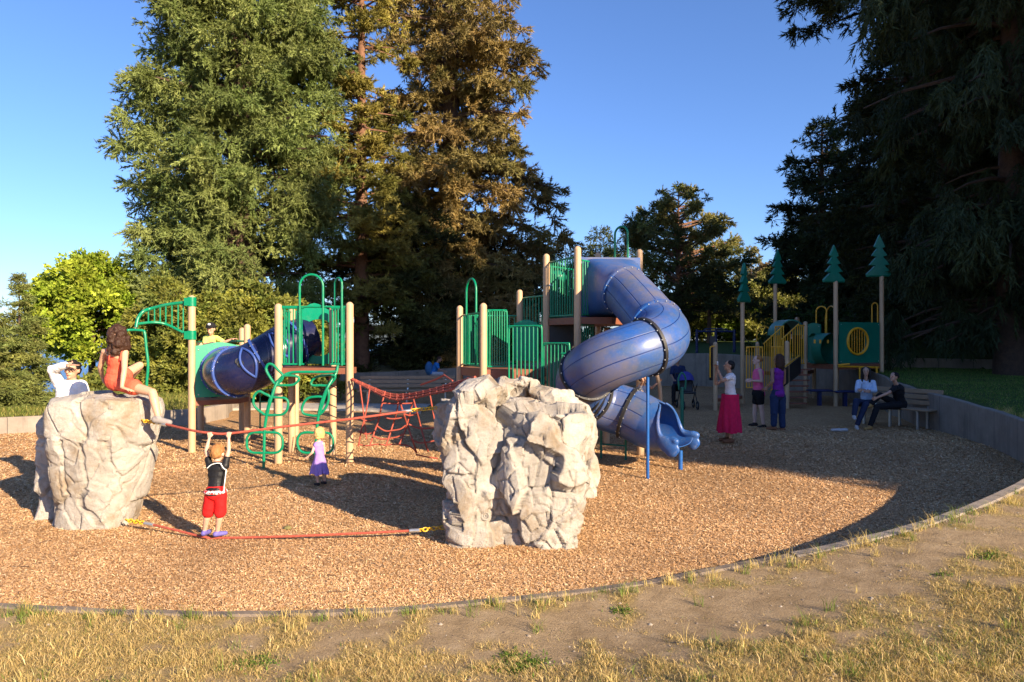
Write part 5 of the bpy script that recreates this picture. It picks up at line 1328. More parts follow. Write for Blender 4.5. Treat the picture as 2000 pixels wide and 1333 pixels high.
# ---------------------------------------------------------------- trees and shrubs
def leaf_mesh(name, pos, dr, L, W, tint, mat, rng, parent, quad=False):
    n = len(pos); rnd = rng.normal(size=(n, 3)); sdv = np.cross(dr, rnd); sdv /= np.linalg.norm(sdv, axis=1, keepdims=True)+1e-9
    sdv = sdv*(W/2)[:, None]; tip = pos+dr*L[:, None]
    if quad:
        mid = pos+dr*(L*.45)[:, None]
        V = np.stack([pos, mid+sdv, tip, mid-sdv], 1).reshape(-1, 3); F = np.arange(n*4).reshape(-1, 4); c = np.repeat(tint, 4, 0)
    else:
        V = np.stack([pos-sdv, pos+sdv, tip], 1).reshape(-1, 3); F = np.arange(n*3).reshape(-1, 3); c = np.repeat(tint, 3, 0)
    if parent is not None:
        V = V-np.array(parent.location)
    return link(name, np_mesh(name, V, F, mat, smooth=False, col=c), parent)
def unit(v): return v/(np.linalg.norm(v, axis=-1, keepdims=True)+1e-9)
def tint_of(base, rng, n, var=.25, hue=None, hvar=.0):
    k = np.exp(rng.normal(size=n)*var); c = np.array(base)[None]*k[:, None]
    if hue is not None:
        f = np.clip(rng.random(n)*hvar*2, 0, 1)[:, None]; c = c*(1-f)+np.array(hue)[None]*k[:, None]*f
    return c

def Hy(px, Y, ytop): return pz(ytop, Y)-gz(px_(px, Y), Y)
def tree(name, label, cat, base, H, zb, prof, nb, mode='fan', nl=60000, leaf=(.22, .05), col=(.05, .08, .02), hue=(.10, .10, .02), hv=.3, droop=.25, rise=.1, lump=.15,
         clump=.55, K=5, trunk=.25, bark='bark', seed=1, mat='needle', quad=False, group=None, tmin=0.0, azr=None, sparse=0.0, flat=.5, s0=.25, hang=0.0, lean=(0, 0), branches=True, tvar=.22):
    """prof: [(t, r)] crown radius over normalised crown height; branches carry clumps of foliage"""
    rng = np.random.default_rng(seed); e = empty(name, base, label, cat, group=group); B = np.array(base, float)
    pt, pr = zip(*prof)
    t = np.sort(rng.random(nb)) if mode != 'top' else rng.random(nb)**.8
    az = rng.random(nb)*2*math.pi if azr is None else rng.uniform(azr[0], azr[1], nb)
    Rb = np.interp(t, pt, pr)
    lum = 1+lump*(np.sin(az*2+t*9+seed)+np.sin(az*3-t*17+seed*2)+.7*np.sin(az+t*31))
    Lb = Rb*rng.uniform(.72, 1.08, nb)*lum
    z = zb+(H-zb)*t
    lx = lean[0]*t; ly = lean[1]*t
    dh = np.stack([np.cos(az), np.sin(az), 0*az], -1); pp = np.stack([-np.sin(az), np.cos(az), 0*az], -1)
    # branches
    if branches:
        mb = MB(); sel = [i for i in range(nb) if Lb[i] > .4]
        if len(sel) > 260: sel = sel[::int(len(sel)/260)+1]
        for i in sel:
            pts = []
            for s in (0, .35, .7, .95):
                p = dh[i]*Lb[i]*s; pts.append((p[0]+lx[i], p[1]+ly[i], z[i]+Lb[i]*(rise*s-droop*s*s)))
            mb.tube(pts, [max(.012, .03*Lb[i]**.5*q*(trunk/.25)) for q in (1.2, .8, .5, .2)], 5, caps=False)
        mb.tube([(lean[0]*q, lean[1]*q, -.3+(H+.3)*q) for q in (0, .15, .35, .6, .85, 1)], [trunk*q for q in (1.35, 1.05, .85, .6, .3, .04)], 12)
        o = mb.build('trunk', M[bark], e, world=False)
    # clumps: along each branch
    kb = np.maximum(1, np.round(K*np.clip(Lb/np.mean(Lb), .4, 2))).astype(int)
    bi = np.repeat(np.arange(nb), kb); nc = len(bi)
    s = s0+(1-s0)*rng.random(nc)**.75; s[np.cumsum(kb)-1] = 1.0
    if sparse > 0: keep = rng.random(nc) > sparse; bi = bi[keep]; s = s[keep]; nc = len(bi)
    Lc = Lb[bi]; lat = rng.uniform(-1, 1, nc)*Lc*.33*(1.15-s)
    cen = dh[bi]*(Lc*s)[:, None]+pp[bi]*lat[:, None]
    cen[:, 2] += z[bi]+Lc*(rise*s-droop*s*s)+rng.normal(size=nc)*.12*clump
    cen[:, 0] += lx[bi]; cen[:, 1] += ly[bi]
    csz = clump*rng.uniform(.6, 1.25, nc)*np.clip(.55+.5*Lc/np.max(Lb), .5, 1)
    tb = tint_of(col, rng, nb, tvar*.7, hue, hv); tc = tb[bi]*np.exp(rng.normal(size=(nc, 1))*tvar*.7)
    per_ = nl/max(1, (csz**2).sum()); cnt = np.maximum(3, rng.poisson(per_*csz**2)); li = np.repeat(np.arange(nc), cnt); n = len(li)
    # twigs: a few directions in each clump, leaves arranged along them
    tw = rng.integers(0, 9, n); tdir = unit(rng.normal(size=(nc, 9, 3))*np.array([1, 1, flat])+dh[bi][:, None, :]*.7+np.array([0, 0, -hang]))
    d = tdir[li, tw]; u = rng.random(n)**.7
    pos = B+cen[li]+d*(csz[li]*u)[:, None]
    if hang: pos[:, 2] -= hang*.5*(u**2)*csz[li]
    ld = unit(d+rng.normal(size=(n, 3))*.55+np.array([0, 0, -hang*.5]))
    Lf = leaf[0]*rng.uniform(.6, 1.3, n); Wf = leaf[1]*rng.uniform(.7, 1.3, n)
    tt = tc[li]*np.exp(rng.normal(size=(n, 1))*.13)
    leaf_mesh('crown', pos, ld, Lf, Wf, np.clip(tt, 0, .9), M[mat], rng, e, quad)
    return e
def at(px, Y, dz=0.0):
    x = px_(px, Y); return (x, Y, gz(x, Y)-.05+dz)

GRN = (.055, .085, .020); GOLD = (.15, .125, .028)
# the great redwood at left
tree('tree', 'huge dense blue-green conifer filling the left, sunlit down to the ground', 'tree', at(470, 28.2), 27, .3,
     [(0, 3.4), (.1, 3.5), (.25, 3.9), (.42, 3.7), (.6, 3.2), (.78, 2.6), (.9, 1.5), (1, .1)], 1150, nl=1150000, leaf=(.15, .038), col=(.135, .185, .052), hue=(.24, .26, .08), hv=.35, droop=.20, rise=.30,
     lump=.08, clump=.58, K=5, trunk=.6, seed=5, flat=1.0, s0=.3, hang=.25, tvar=.20)
# sparse spruce with a visible reddish trunk
tree('tree', 'thin sparse conifer with a reddish trunk, between the two big trees', 'tree', at(706, 31), 23, 1.5,
     [(0, 2.7), (.25, 2.8), (.4, 2.2), (.7, 1.7), (.9, 1.2), (1, .2)], 210, nl=190000, leaf=(.18, .045), col=(.15, .155, .035), hue=(.28, .23, .055), hv=.5, droop=.12, rise=.10, lump=.12, clump=.5, K=5,
     trunk=.30, bark='barkred', seed=8, flat=.4, s0=.25, tvar=.22)
# golden brown redwood
tree('tree', 'tall golden brown conifer with ragged drooping branches, right of the two left trees', 'tree', at(880, 36), 33, 1.0,
     [(0, 4.2), (.2, 4.5), (.35, 4.2), (.6, 3.3), (.8, 2.4), (1, .2)], 560, nl=560000, leaf=(.23, .052), col=(.15, .135, .045), hue=(.31, .215, .08), hv=.5, droop=.30, rise=.12,
     lump=.18, clump=.62, K=6, trunk=.5, bark='bark', seed=12, flat=.6, s0=.08, hang=.3, tvar=.24)
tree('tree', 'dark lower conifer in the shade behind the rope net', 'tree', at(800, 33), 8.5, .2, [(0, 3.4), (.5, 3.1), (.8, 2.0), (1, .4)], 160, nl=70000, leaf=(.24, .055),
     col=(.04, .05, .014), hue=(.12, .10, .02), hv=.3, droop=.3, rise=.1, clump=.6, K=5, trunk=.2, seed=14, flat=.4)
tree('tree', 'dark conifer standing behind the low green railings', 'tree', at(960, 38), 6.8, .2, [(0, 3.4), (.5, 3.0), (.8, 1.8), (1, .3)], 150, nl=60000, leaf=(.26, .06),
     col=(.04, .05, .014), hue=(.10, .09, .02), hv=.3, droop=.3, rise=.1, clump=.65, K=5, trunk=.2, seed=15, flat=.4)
tree('tree', 'drooping light green tree behind the tower railings', 'tree', at(1048, 46), Hy(1048, 46, 462), .3, [(0, 2.4), (.5, 2.6), (.8, 1.7), (1, .3)], 90, nl=36000, leaf=(.2, .07),
     col=(.11, .14, .045), hue=(.20, .19, .08), hv=.4, droop=.45, rise=.35, clump=.6, K=4, trunk=.16, seed=16, flat=.8, hang=.6, mat='leaf', quad=True)
tree('tree', 'spreading pine top showing just left of the blue slide hood', 'tree', at(1105, 55), Hy(1105, 55, 468), 1.5, [(0, 2.5), (.5, 2.7), (1, .8)], 60, nl=26000, leaf=(.2, .06),
     col=(.06, .07, .02), hue=(.14, .12, .03), hv=.4, droop=.0, rise=.3, clump=.6, K=4, trunk=.16, seed=17, flat=.6)
tree('tree', 'round pine behind the tower, left of the big pine', 'tree', at(1172, 60), Hy(1172, 60, 445), 1.5, [(0, 1.9), (.6, 1.9), (1, .5)], 60, nl=24000, leaf=(.2, .06),
     col=(.055, .08, .02), hue=(.12, .12, .03), hv=.3, droop=.0, rise=.35, clump=.65, K=4, trunk=.16, seed=18, flat=.7)
tree('tree', 'dark pine behind the arch handle of the high tower', 'tree', at(1222, 58), Hy(1222, 58, 438), 1.5, [(0, 1.7), (.6, 1.8), (1, .5)], 60, nl=24000, leaf=(.2, .06),
     col=(.03, .05, .02), hue=(.08, .08, .03), hv=.3, droop=.0, rise=.35, clump=.65, K=4, trunk=.16, seed=19, flat=.7)
# big pine in the middle distance
tree('tree', 'big spreading pine with orange limbs behind the blue slide', 'tree', at(1325, 50), Hy(1325, 50, 372), 2.9,
     [(0, 4.1), (.25, 4.3), (.5, 3.7), (.75, 2.6), (.92, 1.6), (1, .6)], 130, nl=110000, leaf=(.22, .065), col=(.085, .11, .035), hue=(.22, .19, .06), hv=.45, droop=.0, rise=.28,
     lump=.2, clump=.62, K=5, trunk=.30, bark='barkred', seed=22, flat=.7, s0=.45, tvar=.28)
tree('tree', 'lower dark spreading limbs of a second pine behind the slide bend', 'tree', at(1385, 47), Hy(1385, 47, 530), 1.6,
     [(0, 2.6), (.5, 2.4), (1, .8)], 60, nl=26000, leaf=(.20, .05), col=(.04, .06, .02), hue=(.12, .10, .03), hv=.35, droop=.1, rise=.2, lump=.2, clump=.6, K=5, trunk=.16, bark='barkred', seed=23, flat=.6, s0=.3)
# sunlit shrubs beyond the lawn
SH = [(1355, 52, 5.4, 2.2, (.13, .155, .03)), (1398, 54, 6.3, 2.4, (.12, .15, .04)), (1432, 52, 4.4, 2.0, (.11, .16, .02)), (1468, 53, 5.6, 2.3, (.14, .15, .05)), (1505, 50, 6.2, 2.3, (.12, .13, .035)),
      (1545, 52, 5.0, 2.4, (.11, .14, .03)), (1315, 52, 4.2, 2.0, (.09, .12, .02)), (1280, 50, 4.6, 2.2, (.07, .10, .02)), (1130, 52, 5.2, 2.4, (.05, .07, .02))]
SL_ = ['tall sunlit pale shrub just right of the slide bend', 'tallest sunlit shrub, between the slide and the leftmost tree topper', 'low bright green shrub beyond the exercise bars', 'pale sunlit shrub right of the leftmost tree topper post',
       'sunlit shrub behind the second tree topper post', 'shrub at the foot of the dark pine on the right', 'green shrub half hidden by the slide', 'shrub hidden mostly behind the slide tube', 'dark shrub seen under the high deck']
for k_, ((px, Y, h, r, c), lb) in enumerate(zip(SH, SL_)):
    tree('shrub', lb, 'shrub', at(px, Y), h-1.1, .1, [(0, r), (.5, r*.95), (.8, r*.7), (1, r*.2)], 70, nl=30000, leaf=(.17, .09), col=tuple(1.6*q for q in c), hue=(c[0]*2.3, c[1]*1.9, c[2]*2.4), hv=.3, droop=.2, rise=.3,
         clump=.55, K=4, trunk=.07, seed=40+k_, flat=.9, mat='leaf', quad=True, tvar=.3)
tree('tree', 'narrow pale poplar top beyond the shrubs', 'poplar', at(1467, 90), Hy(1467, 90, 492), 3, [(0, 1.6), (.5, 1.6), (.85, 1.1), (1, .4)], 60, nl=16000, leaf=(.3, .16), col=(.15, .15, .07), hue=(.22, .19, .10), hv=.4, droop=-.2, rise=.9,
     clump=.8, K=4, trunk=.2, seed=60, mat='leaf', quad=True)
tree('tree', 'reddish leaved tree top left of the dark pine on the right', 'tree', at(1502, 80), Hy(1502, 80, 520), 3, [(0, 2.2), (.6, 2.0), (1, .6)], 60, nl=16000, leaf=(.28, .15), col=(.16, .12, .06), hue=(.24, .14, .08), hv=.4, droop=0, rise=.3,
     clump=.8, K=4, trunk=.2, seed=61, mat='leaf', quad=True)
# dark pine right
DK = dict(col=(.030, .048, .020), hue=(.07, .078, .024), hv=.25)
tree('tree', 'dark conical pine standing clear of the tall trees on the right', 'tree', at(1605, 41), Hy(1605, 41, 238), .6, [(0, 3.3), (.25, 3.2), (.5, 2.6), (.75, 1.8), (.9, 1.2), (1, .3)], 220, nl=130000, leaf=(.22, .06),
     droop=.0, rise=.15, lump=.15, clump=.6, K=5, trunk=.3, seed=70, flat=.6, s0=.3, **DK)
# the tall dark trees on the right
tree('tree', 'tall dark spruce on the right with long branches reaching left over the pine', 'tree', at(1850, 27), 24, 1.0, [(0, 3.7), (.3, 3.3), (.38, 3.8), (.47, 4.3), (.58, 4.9), (.7, 4.2), (1, .3)], 380, nl=260000, leaf=(.26, .055),
     droop=.16, rise=.10, lump=.22, clump=.62, K=6, trunk=.4, seed=71, flat=.35, s0=.08, hang=.2, col=(.028, .040, .014), hue=(.12, .10, .025), hv=.15)
tree('tree', 'nearest dark spruce at the top right with hanging curtains of twigs', 'tree', at(1975, 21.5), 24, 1.6, [(0, 3.0), (.2, 3.8), (.45, 4.1), (.7, 3.6), (1, .4)], 340, nl=260000, leaf=(.24, .045),
     droop=.30, rise=.06, lump=.2, clump=.62, K=6, trunk=.38, seed=72, flat=.5, s0=.06, hang=1.5, **DK)
DL = ['dark tree filling the gap behind the two tallest right-hand spruces', 'dark tree at the far right edge above the ivy slope', 'dark tree behind the rightmost tree topper', 'dark tree beyond the yellow structure, right of the pine']
for k_, (px, Y, h, r, lb) in enumerate(((1790, 34, 15, 4.2, DL[2]), (2010, 31, 20, 5.0, DL[1]), (1900, 33.5, 21, 4.6, DL[0]), (1700, 38, 10, 3.6, DL[3]))):
    tree('tree', lb, 'tree', at(px, Y), h, .2, [(0, r), (.5, r*.85), (.8, r*.5), (1, .3)], 200, nl=80000, leaf=(.28, .075), droop=.25, rise=.15, lump=.15, clump=.75, K=5, trunk=.3, seed=80+k_, flat=.6, s0=.2, **DK)
# ivy on the slope
for k_, (px, Y, h, r, lb) in enumerate(((1790, 29, 1.3, 2.3, 'dark ivy mound behind the rightmost tree topper post'), (1870, 28, 1.0, 2.2, 'dark ivy mound in the middle of the right slope'), (1960, 28, 1.3, 2.6, 'dark ivy mound at the right edge of the picture'), (1730, 31, 1.8, 2.2, 'dark shrub behind the green panel with the round window'),
                                  (1650, 33, 2.0, 2.2, 'dark shrub behind the green tunnel'), (1590, 34, 2.3, 2.4, 'dark shrub behind the yellow stair rails'))):
    tree('shrub', lb, 'shrub', at(px, Y), h, .0, [(0, r), (.6, r*.8), (1, r*.3)], 60, nl=22000, leaf=(.12, .10), droop=.25, rise=.2, clump=.5, K=5, trunk=.04, seed=90+k_, flat=.7, mat='leaf', quad=True, branches=False,
         col=(.03, .055, .012), hue=(.05, .08, .015), hv=.3)
# left: small broadleaf tree, firs, laurels
tree('tree', 'small rounded bright green broadleaf tree behind the left boulder', 'tree', (px_(180, 25), 25, -.35), 5.35, 1.65, [(0, 1.35), (.2, 1.75), (.5, 1.75), (.8, 1.2), (1, .3)], 170, nl=85000, leaf=(.13, .085),
     col=(.21, .30, .025), hue=(.36, .38, .045), hv=.35, droop=.05, rise=.2, lump=.08, clump=.42, K=6, trunk=.13, seed=100, mat='leaf', quad=True, flat=.9, s0=.3, tvar=.22)
FR_ = [(38, 17.5, 3.75, .72, 101, 'young fir with a thin pointed top at the left edge'), (-40, 16.6, 3.2, .9, 102, 'young fir cut off by the left edge of the picture'),
       (60, 19.5, .55, .9, 103, 'low bushy fir behind the man in white'), (150, 18.2, .6, 1.0, 104, 'lowest fir bush directly behind the left boulder')]
for px, Y, h, r, sd_, lb in FR_:
    x = px_(px, Y); tree('fir_tree', lb, 'fir tree', (x, Y, gz(x, Y)-.05), h-gz(x, Y), .05, [(0, r), (.3, r*.95), (.6, r*.6), (.85, r*.22), (1, .03)], 150, nl=46000, leaf=(.085, .026), col=(.12, .155, .042),
         hue=(.24, .23, .06), hv=.3, droop=.0, rise=.12, lump=.1, clump=.24, K=8, trunk=.05, seed=sd_, flat=.3, s0=.25, tvar=.2)
LL = [(326, 24.2, 3.9, 1.0, 'tall laurel shrub left of the post with the green ladder arm'), (352, 22.3, 3.4, 1.5, 'dark green laurel under the green ladder arm'), (420, 22.0, 3.1, 1.5, 'yellow-green laurel behind the boy in the cap'), (490, 22.3, 3.4, 1.6, 'laurel shrub behind the dark blue tunnel'),
      (560, 23.0, 2.9, 1.5, 'laurel shrub behind the loop climber deck'), (275, 22.5, 1.3, .9, 'low laurel shrub behind the woman in orange'), (222, 21.6, .6, .9, 'small laurel shrub between the young tree and the left boulder')]
for k_, (px, Y, h, r, lb) in enumerate(LL):
    tree('shrub', lb, 'shrub', at(px, Y), h, .0, [(0, r), (.5, r), (.8, r*.7), (1, r*.2)], 130, nl=60000, leaf=(.15, .06), col=(.13, .16, .032), hue=(.28, .26, .045), hv=.35, droop=.15, rise=.15, lump=.08,
         clump=.42, K=5, trunk=.05, seed=110+k_, mat='leaf', quad=True, flat=.5, tvar=.25)

# trees beside and behind the photographer's right that shade the right half of the ground
proto = tree('tree', 'tall dark conifer beyond the right edge of the picture', 'tree', (23.2, -3.4, .8), 25.0, .3, [(0, 3.6), (.3, 3.6), (.6, 3.2), (.85, 2.2), (1, .4)], 420, nl=150000, leaf=(.42, .20),
     droop=.2, rise=.1, lump=.06, clump=.85, K=6, trunk=.4, seed=130, flat=.7, s0=.1, group='tall conifers beyond the right edge', **DK)
proto2 = None
ax_, ay_ = 21.0, -4.9
for k_ in range(1, 6):
    q = 3.0+4.1*k_; c = proto.copy(); C.objects.link(c)
    x, y = ax_+.72*q, ay_+.69*q; rngk = random.Random(k_)
    H_ = 25.0 if q < 30 else lerp(25.0, 19.5, min(1, (q-30)/12))
    c.location = (x+rngk.uniform(-.6, 1.2), y+rngk.uniform(-.6, .6), .8); s = H_/25*rngk.uniform(.97, 1.05); c.scale = (1.12, 1.12, s); c.rotation_euler = (0, 0, rngk.uniform(0, 6.28))
    for ch in proto.children:
        d = ch.copy(); C.objects.link(d); d.parent = c
Yq_ = 30.0; xq = px_(1557, Yq_); zq = gz(xq, Yq_)
stand(xq, Yq_, zq, 1.72, (-.6, -.8, 0), label='person in dark clothes with ginger hair standing behind the yellow structure', top=dict(mat=cloth('navy_top', (.02, .03, .08)), sleeve=1.5), bottom=dict(kind='pants', mat=cloth('black_trousers', (.013, .013, .016))),
      hair=dict(style='bob', mat=HR), shoe=cloth('dark_boots', (.03, .02, .02)))
best = None
for Yv in np.arange(25, 36, .25):
    x = px_(1904, Yv); z = gz(x, Yv); py = 666.5-(z+.75-CZ)*S/Yv
    if best is None or abs(py-551) < best[0]: best = (abs(py-551), Yv, x, z)
_, Yv, xv, zv = best
stand(xv, Yv, zv, 1.55, (-.5, -.8, 0), label='person in a pale blue shirt among the dark trees on the right slope', sk=(.45, .28, .2), top=dict(mat=cloth('pale_blue_shirt', (.35, .5, .75)), sleeve=1.0, o=.03),
      bottom=dict(kind='pants', mat=cloth('navy_jeans', (.02, .03, .07))), hair=dict(style='short', mat=HK), shoe=cloth('dark_boots', (.03, .02, .02)))

# stroller
x0, y0 = px_(1342, 20.2), 20.2
est = empty('stroller', (x0, y0, 0), 'dark stroller with a purple-blue canopy beyond the slide', 'stroller')
for dx, dy in ((-.25, .25), (.25, .25), (-.2, -.4), (.2, -.4)):
    mb = MB(); mb.torus((x0+dx, y0+dy, .13), .11, .022, (1, 0, 0), 24, 8); w_ = mb.build('wheel', M['black'], est)
    mb = MB(); mb.tube([(x0+dx-.015, y0+dy, .13), (x0+dx+.015, y0+dy, .13)], .05, 12); hb = mb.build('hub', M['steel'], None); hb.parent = w_; hb.matrix_parent_inverse = parent_matrix(w_).inverted()
mb = MB()
for dx in (-.23, .23): mb.tube([(x0+dx*.9, y0-.4, .14), (x0+dx, y0, .5), (x0+dx, y0+.5, 1.02)], .014, 8); mb.tube([(x0+dx, y0+.25, .14), (x0+dx, y0, .5), (x0+dx, y0-.25, .75)], .014, 8)
mb.tube([(x0-.23, y0+.5, 1.02), (x0+.23, y0+.5, 1.02)], .018, 8); mb.build('frame', M['black'], est)
mb = MB(); mb.box((x0, y0-.05, .48), (.4, .45, .06), bev=.02); mb.box((x0, y0+.18, .72), (.4, .06, .5), M=Matrix.Rotation(R(-20), 4, 'X'), bev=.02); mb.build('seat', M['black'], est)
mb = MB(); V = []; n = 14
for i in range(7):
    a = R(10+150*i/6)
    for k in range(n+1):
        t_ = math.pi*k/n; V.append((x0+.25*math.cos(t_), y0+.18-.30*math.cos(a)*math.sin(t_)*-1*-1, .80+.30*math.sin(a)*math.sin(t_)))
mb.add(V, [(i*(n+1)+k, i*(n+1)+k+1, (i+1)*(n+1)+k+1, (i+1)*(n+1)+k) for i in range(6) for k in range(n)]); mb.build('canopy', cloth('purple_blue_canopy', (.06, .06, .28)), est)
# shoes left on the chips by the bench
for px, lb in ((1633, 'pale sandal lying on the shaded chips, left one of a pair by the bench'), (1646, 'pale sandal lying on the shaded chips, right one of a pair by the bench')):
    g_c = G(px, 843); mb = MB(); cap(mb, g_c+Vector((-.09, 0, .03)), g_c+Vector((.09, .02, .03)), .032, .038); me = remeshed(mb, .012, 1); me.materials.clear(); me.materials.append(cloth('white_shoe', (.5, .48, .48))); me.name = 'sandal'
    so3 = link('sandal', me); tag(so3, lb, 'sandal', 'pair of sandals by the bench')

# ---------------------------------------------------------------- loose wood chips, grass, weeds
rg = np.random.default_rng(99)
def flat_pieces(name, x, y, z, L, W, tint, lift, tiltv, mat, tri=False):
    n = len(x); a = rg.random(n)*2*math.pi; til = rg.normal(size=n)*tiltv
    d = np.stack([np.cos(a)*np.cos(til), np.sin(a)*np.cos(til), np.sin(til)], -1); s_ = unit(np.stack([-np.sin(a), np.cos(a), rg.normal(size=n)*tiltv], -1))
    c = np.stack([x, y, z+lift], -1)
    V = np.stack([c-d*(L/2)[:, None]-s_*(W/2)[:, None]*.7, c+d*(L/2)[:, None]-s_*(W/2)[:, None], c+d*(L/2)[:, None]*.9+s_*(W/2)[:, None], c-d*(L/2)[:, None]+s_*(W/2)[:, None]*.8], 1).reshape(-1, 3)
    return link(name, np_mesh(name, V, np.arange(n*4).reshape(-1, 4), mat, smooth=False, col=np.repeat(tint, 4, 0)))
n = 560000
Yy_ = 1/rg.uniform(1/16.0, 1/4.85, n); xx_ = rg.uniform(-.80, .80, n)*Yy_
m_ = out_dist(xx_, Yy_) < rg.normal(size=n)*.012-.012; xx_, Yy_ = xx_[m_], Yy_[m_]; n = len(xx_)
sz = np.clip(Yy_/8, .75, 1.7)
pal = np.array([(.66, .405, .20), (.58, .335, .155), (.74, .50, .28), (.45, .25, .105), (.80, .60, .38), (.20, .11, .05), (.54, .335, .17)])
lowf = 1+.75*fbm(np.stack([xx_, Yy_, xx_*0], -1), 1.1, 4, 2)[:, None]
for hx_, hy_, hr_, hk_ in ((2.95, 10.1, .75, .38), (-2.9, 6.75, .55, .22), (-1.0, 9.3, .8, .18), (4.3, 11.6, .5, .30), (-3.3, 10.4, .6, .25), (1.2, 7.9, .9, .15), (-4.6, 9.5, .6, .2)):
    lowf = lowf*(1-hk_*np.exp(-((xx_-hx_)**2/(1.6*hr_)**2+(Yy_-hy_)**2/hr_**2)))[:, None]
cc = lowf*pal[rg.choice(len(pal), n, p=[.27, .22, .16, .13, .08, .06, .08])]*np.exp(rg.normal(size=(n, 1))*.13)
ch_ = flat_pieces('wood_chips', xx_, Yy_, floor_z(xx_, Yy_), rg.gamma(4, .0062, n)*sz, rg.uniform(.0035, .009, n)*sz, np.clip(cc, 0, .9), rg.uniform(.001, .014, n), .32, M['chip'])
ch_['kind'] = 'stuff'

def blades(name, x, y, h, w, tint, lean, lift=0.0):
    n = len(x); z = terrain(x, y)+lift; a = rg.random(n)*2*math.pi; le = np.abs(rg.normal(size=n))*lean
    d = unit(np.stack([np.cos(a)*le, np.sin(a)*le, np.ones(n)], -1)); b = rg.random(n)*2*math.pi; s_ = np.stack([np.cos(b), np.sin(b), 0*b], -1)
    p = np.stack([x, y, z-.004], -1); mid = p+d*(h*.55)[:, None]; tip = mid+unit(d+np.stack([np.cos(a)*.7, np.sin(a)*.7, -.15+0*a], -1))*(h*.5)[:, None]
    V = np.stack([p-s_*(w/2)[:, None], p+s_*(w/2)[:, None], mid+s_*(w*.35)[:, None], tip, mid-s_*(w*.35)[:, None]], 1).reshape(-1, 3)
    i = np.arange(n)[:, None]*5
    F3 = np.concatenate([i+0, i+1, i+2, i+0, i+2, i+4, i+4, i+2, i+3], 1).reshape(-1, 3)
    return link(name, np_mesh(name, V, F3, M['grassblade'], smooth=False, col=np.repeat(tint, 5, 0)))
def bank(n, y0=1.9, y1=9.0, xk=.82):
    Yv = 1/rg.uniform(1/y1, 1/y0, n); xv = rg.uniform(-xk, xk, n)*Yv
    o = out_dist(xv, Yv); k = (o > .085) & (o < 6); return xv[k], Yv[k], o[k]
STRAW = np.array([(.56, .41, .18), (.46, .33, .14), (.68, .52, .27), (.34, .235, .10), (.50, .39, .15), (.26, .23, .075)])
x, y, o = bank(1500000)
den = grass_mask(x, y); k = rg.random(len(x)) < np.clip(den, .03, 1)*.75; x, y, den = x[k], y[k], den[k]
gr = sst((fbm(np.stack([x, y, x*0+4], -1), 1.3, 3)+.02)*7)*.5+.06
tn = STRAW[rg.choice(6, len(x), p=[.27, .24, .14, .14, .12, .09])]; g2 = rg.random(len(x)) < gr*.55; tn = np.where(g2[:, None], np.array((.115, .165, .030)), tn)*np.exp(rg.normal(size=(len(x), 1))*.2)
hgt = rg.gamma(2.6, .0082, len(x))*(.45+.9*den)
b1 = blades('dry_grass', x, y, hgt, rg.uniform(.0022, .0045, len(x)), np.clip(tn, 0, .9), 1.75); b1['kind'] = 'stuff'
# longer green and straw stalks along the kerb and in tufts
ta = rg.uniform(1.15*math.pi, 1.93*math.pi, 420); tr_ = rim(ta, RR)+.11+np.abs(rg.normal(size=420))*.09; tx, ty = CX+tr_*np.cos(ta), CY+tr_*np.sin(ta)
tx2, ty2, _ = bank(260); tx = np.concatenate([tx, tx2]); ty = np.concatenate([ty, ty2]); cnt = rg.integers(4, 26, len(tx))
li = np.repeat(np.arange(len(tx)), cnt); n = len(li); x = tx[li]+rg.normal(size=n)*.022; y = ty[li]+rg.normal(size=n)*.022
gt = (rg.random(len(tx)) < .45)[li]; tn = np.where(gt[:, None], np.array((.15, .20, .04)), np.array((.52, .40, .16)))*np.exp(rg.normal(size=(n, 1))*.22)
b2 = blades('long_grass', x, y, rg.uniform(.04, .15, n)*rg.uniform(.6, 1.2, len(tx))[li], rg.uniform(.0025, .005, n), np.clip(tn, 0, .9), .38); b2['kind'] = 'stuff'
# low green weeds
wx, wy, _ = bank(22); wx = np.concatenate([wx, [px_(1010, 4.0), px_(1030, 4.1), px_(200, 3.75), px_(500, 4.1), px_(680, 3.6)]]); wy = np.concatenate([wy, [4.0, 4.1, 3.75, 4.1, 3.6]])
cnt = rg.integers(60, 260, len(wx)); cnt[-5:] = 420; li = np.repeat(np.arange(len(wx)), cnt); n = len(li)
sg = np.where(np.arange(len(wx)) >= len(wx)-5, .075, .05)[li]
x = wx[li]+rg.normal(size=n)*sg; y = wy[li]+rg.normal(size=n)*sg*.8
b3 = blades('weeds', x, y, rg.uniform(.012, .035, n), rg.uniform(.008, .014, n), np.clip(np.array((.10, .16, .025))*np.exp(rg.normal(size=(n, 1))*.3), 0, 1), 1.5); b3['kind'] = 'stuff'
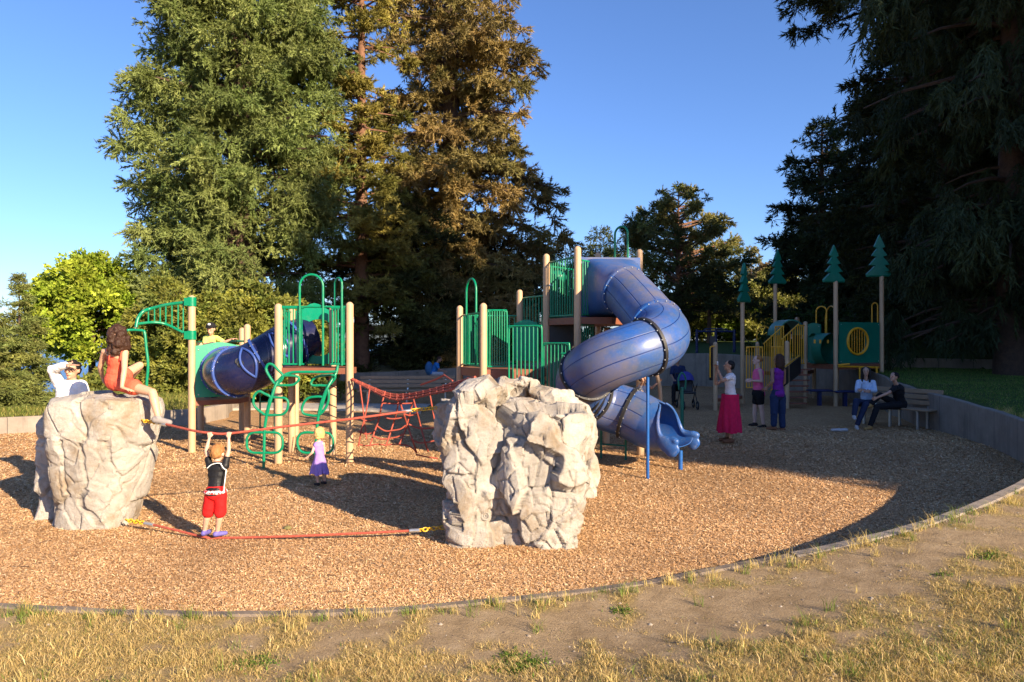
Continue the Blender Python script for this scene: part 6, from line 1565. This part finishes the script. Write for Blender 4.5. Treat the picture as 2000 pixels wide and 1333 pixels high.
# lawn above the right-hand wall and grass above the left wall
def lawn(name, n, x0, x1, y0, y1, cols, h=.055, w=.012):
    x = rg.uniform(x0, x1, n); y = rg.uniform(y0, y1, n); k = (out_dist(x, y) > .25) & (np.abs(x/y) < .85); x, y = x[k], y[k]
    tn = np.array(cols)[rg.integers(0, len(cols), len(x))]*np.exp(rg.normal(size=(len(x), 1))*.25)
    b = blades(name, x, y, rg.uniform(.4, 1.3, len(x))*h, rg.uniform(.6, 1.3, len(x))*w, np.clip(tn, 0, 1), .8); b['kind'] = 'stuff'
lawn('lawn_grass', 90000, 9, 20, 11, 24, [(.08, .16, .03), (.11, .19, .04), (.20, .22, .07)])
lawn('long_grass', 60000, -18, -6, 13, 22, [(.16, .19, .04), (.28, .25, .07), (.09, .12, .02)], .13, .014)

# pebbles and bits of litter on the dirt
x, y, o = bank(5200); z = terrain(x, y); n = len(x)
pc = np.array([(.34, .27, .19), (.24, .19, .14), (.42, .36, .28), (.14, .10, .07)])[rg.integers(0, 4, n)]*np.exp(rg.normal(size=(n, 1))*.15)
a = rg.random(n)*6.28; r_ = rg.gamma(3, .0022, n); V = []
base = np.array([(1, 0, 0), (.3, .9, 0), (-.8, .5, 0), (-.7, -.6, 0), (.4, -.9, 0), (0, 0, .75)])
ca, sa = np.cos(a)[:, None], np.sin(a)[:, None]; bx = base[None, :, 0]*ca-base[None, :, 1]*sa; by = base[None, :, 0]*sa+base[None, :, 1]*ca
V = np.stack([x[:, None]+bx*r_[:, None], y[:, None]+by*r_[:, None], z[:, None]+base[None, :, 2]*r_[:, None]-.001], -1).reshape(-1, 3)
i = np.arange(n)[:, None]*6; F = np.concatenate([np.concatenate([i+k, i+(k+1) % 5, i+5], 1) for k in range(5)], 0)
pb = link('pebbles', np_mesh('pebbles', V, F, M['chip'], smooth=False, col=np.repeat(pc, 6, 0))); pb['kind'] = 'stuff'

# small twigs blown onto the chips
n = 150; Yt2 = 1/rg.uniform(1/13.0, 1/5.3, n); xt2 = rg.uniform(-.75, .75, n)*Yt2; k = out_dist(xt2, Yt2) < -.1; xt2, Yt2 = xt2[k], Yt2[k]; mb = MB()
for x, y in zip(xt2, Yt2):
    a = rg.random()*6.28; L = rg.uniform(.04, .16); z = float(floor_z(x, y))+.016; d = Vector((math.cos(a), math.sin(a), 0)); q = Vector((-d.y, d.x, 0))
    mb.tube([(x, y, z), Vector((x, y, z+.004))+d*L*.5+q*L*.08, Vector((x, y, z))+d*L], [.003, .0025, .001], 5, caps=False)
tw = mb.build('twigs', M['bark']); tw['kind'] = 'stuff'
